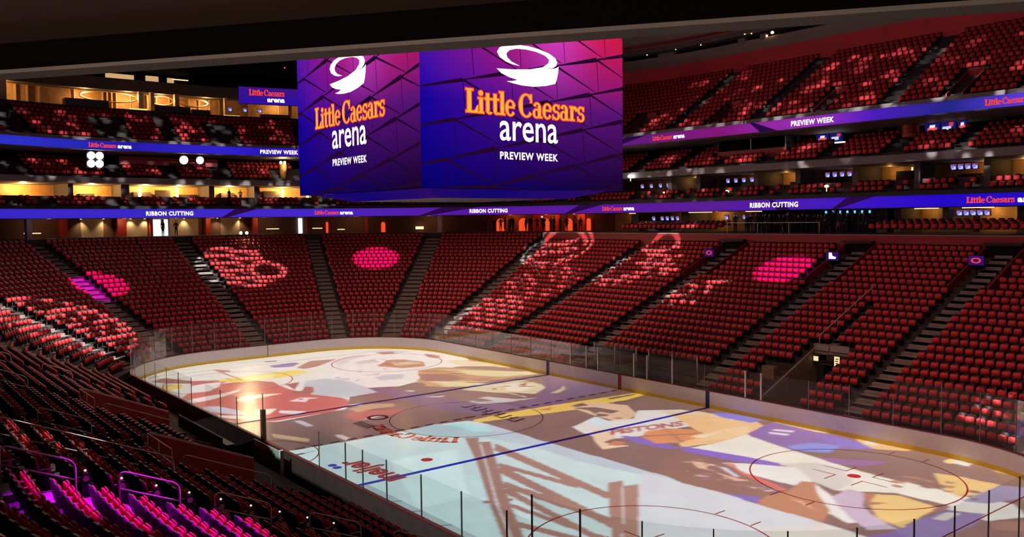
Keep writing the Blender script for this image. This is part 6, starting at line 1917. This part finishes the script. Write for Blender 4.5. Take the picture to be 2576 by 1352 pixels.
for i, (x0, x1) in enumerate(((-4.9, -0.6), (0.6, 4.9))):
    b = empty('penalty_box', ((x0+x1)/2, HY+1.2, 0)); tag(b, 'glass backed penalty box behind the far boards, %s of the red line' % ('left', 'right')[i], 'penalty box'); iv = Vector(b.location)
    mb = MB(); mb.box(((x0+x1)/2, HY+2.3, 0.6), (x1-x0, 0.1, 1.2)); rel(mb).build('back_board', mat('box_grey', (.16, .14, .13), .6), b)
    mb = MB(); mb.box(((x0+x1)/2, HY+2.3, 1.9), (x1-x0, 0.02, 1.4)); rel(mb).build('back_glass', M_GLASS, b)
    mb = MB(); mb.box(((x0+x1)/2, HY+1.7, 0.5), (x1-x0-.4, 0.4, 0.07)); rel(mb).build('bench_seat', mat('bench_plank', (.12, .07, .05), .5), b)
    for x in (x0, x1):
        mb = MB(); mb.box((x, HY+1.25, 0.95), (0.06, 2.1, 1.9)); rel(mb).build('end_glass', M_GLASS, b)
    for x in (x0, (x0+x1)/2, x1):
        mb = MB(); mb.box((x, HY+2.3, 1.3), (0.08, 0.08, 2.6)); rel(mb).build('post', M_POSTL, b)
# lettering on the ice, read from the far side
def ice_text(txt, serif, p0, p1, h, m, nm, mirror=1):
    T_ = serif_tris(txt, 0.02) if serif else font_tris(txt, 1.0, 0.05)
    a = Vector(p0); b = Vector(p1); d = (b-a); L_ = d.length; d.normalize(); n = Vector((-d.y, d.x))*mirror
    mb = MB(); stamp(mb, T_, lambda x, y: (a.x+d.x*x*L_/T_[2]+n.x*y*h, a.y+d.y*x*L_/T_[2]+n.y*y*h, 0.006))
    return struct(mb.build(nm, m), 'painted words lying on the ice')
ice_text('meijer', False, (8.0, -9.05), (3.7, -9.35), 1.35, M_LRED, 'floor_ice_lettering')
mb = MB()
for x in (3.35, 3.85): ring(mb, x+.6, -11.0+.25, 0.11, 0.22, 0.006, n=16)
struct(mb.build('floor_ice_dots', M_LBLUE), 'two blue dots painted on the ice beside the red word')
# orange words bending round the centre circle
S = serif_tris('Little Caesars', 0.03)
mb = MB(); R_c = 5.7
stamp(mb, S, lambda x, y: ((R_c-y*1.05)*math.cos(-1.05-x/S[2]*1.25+0.35), (R_c-y*1.05)*math.sin(-1.05-x/S[2]*1.25+0.35), 0.006))
struct(mb.build('floor_ice_lettering', M_ORG), 'orange words curving round the centre circle on the ice')
mb = MB()
for k in range(9):
    x = 2.7-0.62*k
    flat(mb, [(x, 1.5), (x-.16, 1.5), (x-.34, 2.5), (x-.18, 2.5)], 0.006); flat(mb, [(x-.16, 1.5+.5*(k % 2)), (x-.5, 1.5+.5*(k % 2)), (x-.53, 1.62+.5*(k % 2)), (x-.19, 1.62+.5*(k % 2))], 0.0065)
ring(mb, -3.6, -4.0, .55, .22, .006, n=24)
for k in range(6): flat(mb, [(-3.2+.3*k, -5.9), (-3.05+.3*k, -5.9), (-3.2+.3*k, -5.2), (-3.35+.3*k, -5.2)], 0.006)
struct(mb.build('floor_ice_marks', M_INK), 'illegible black strokes painted near the centre circle')
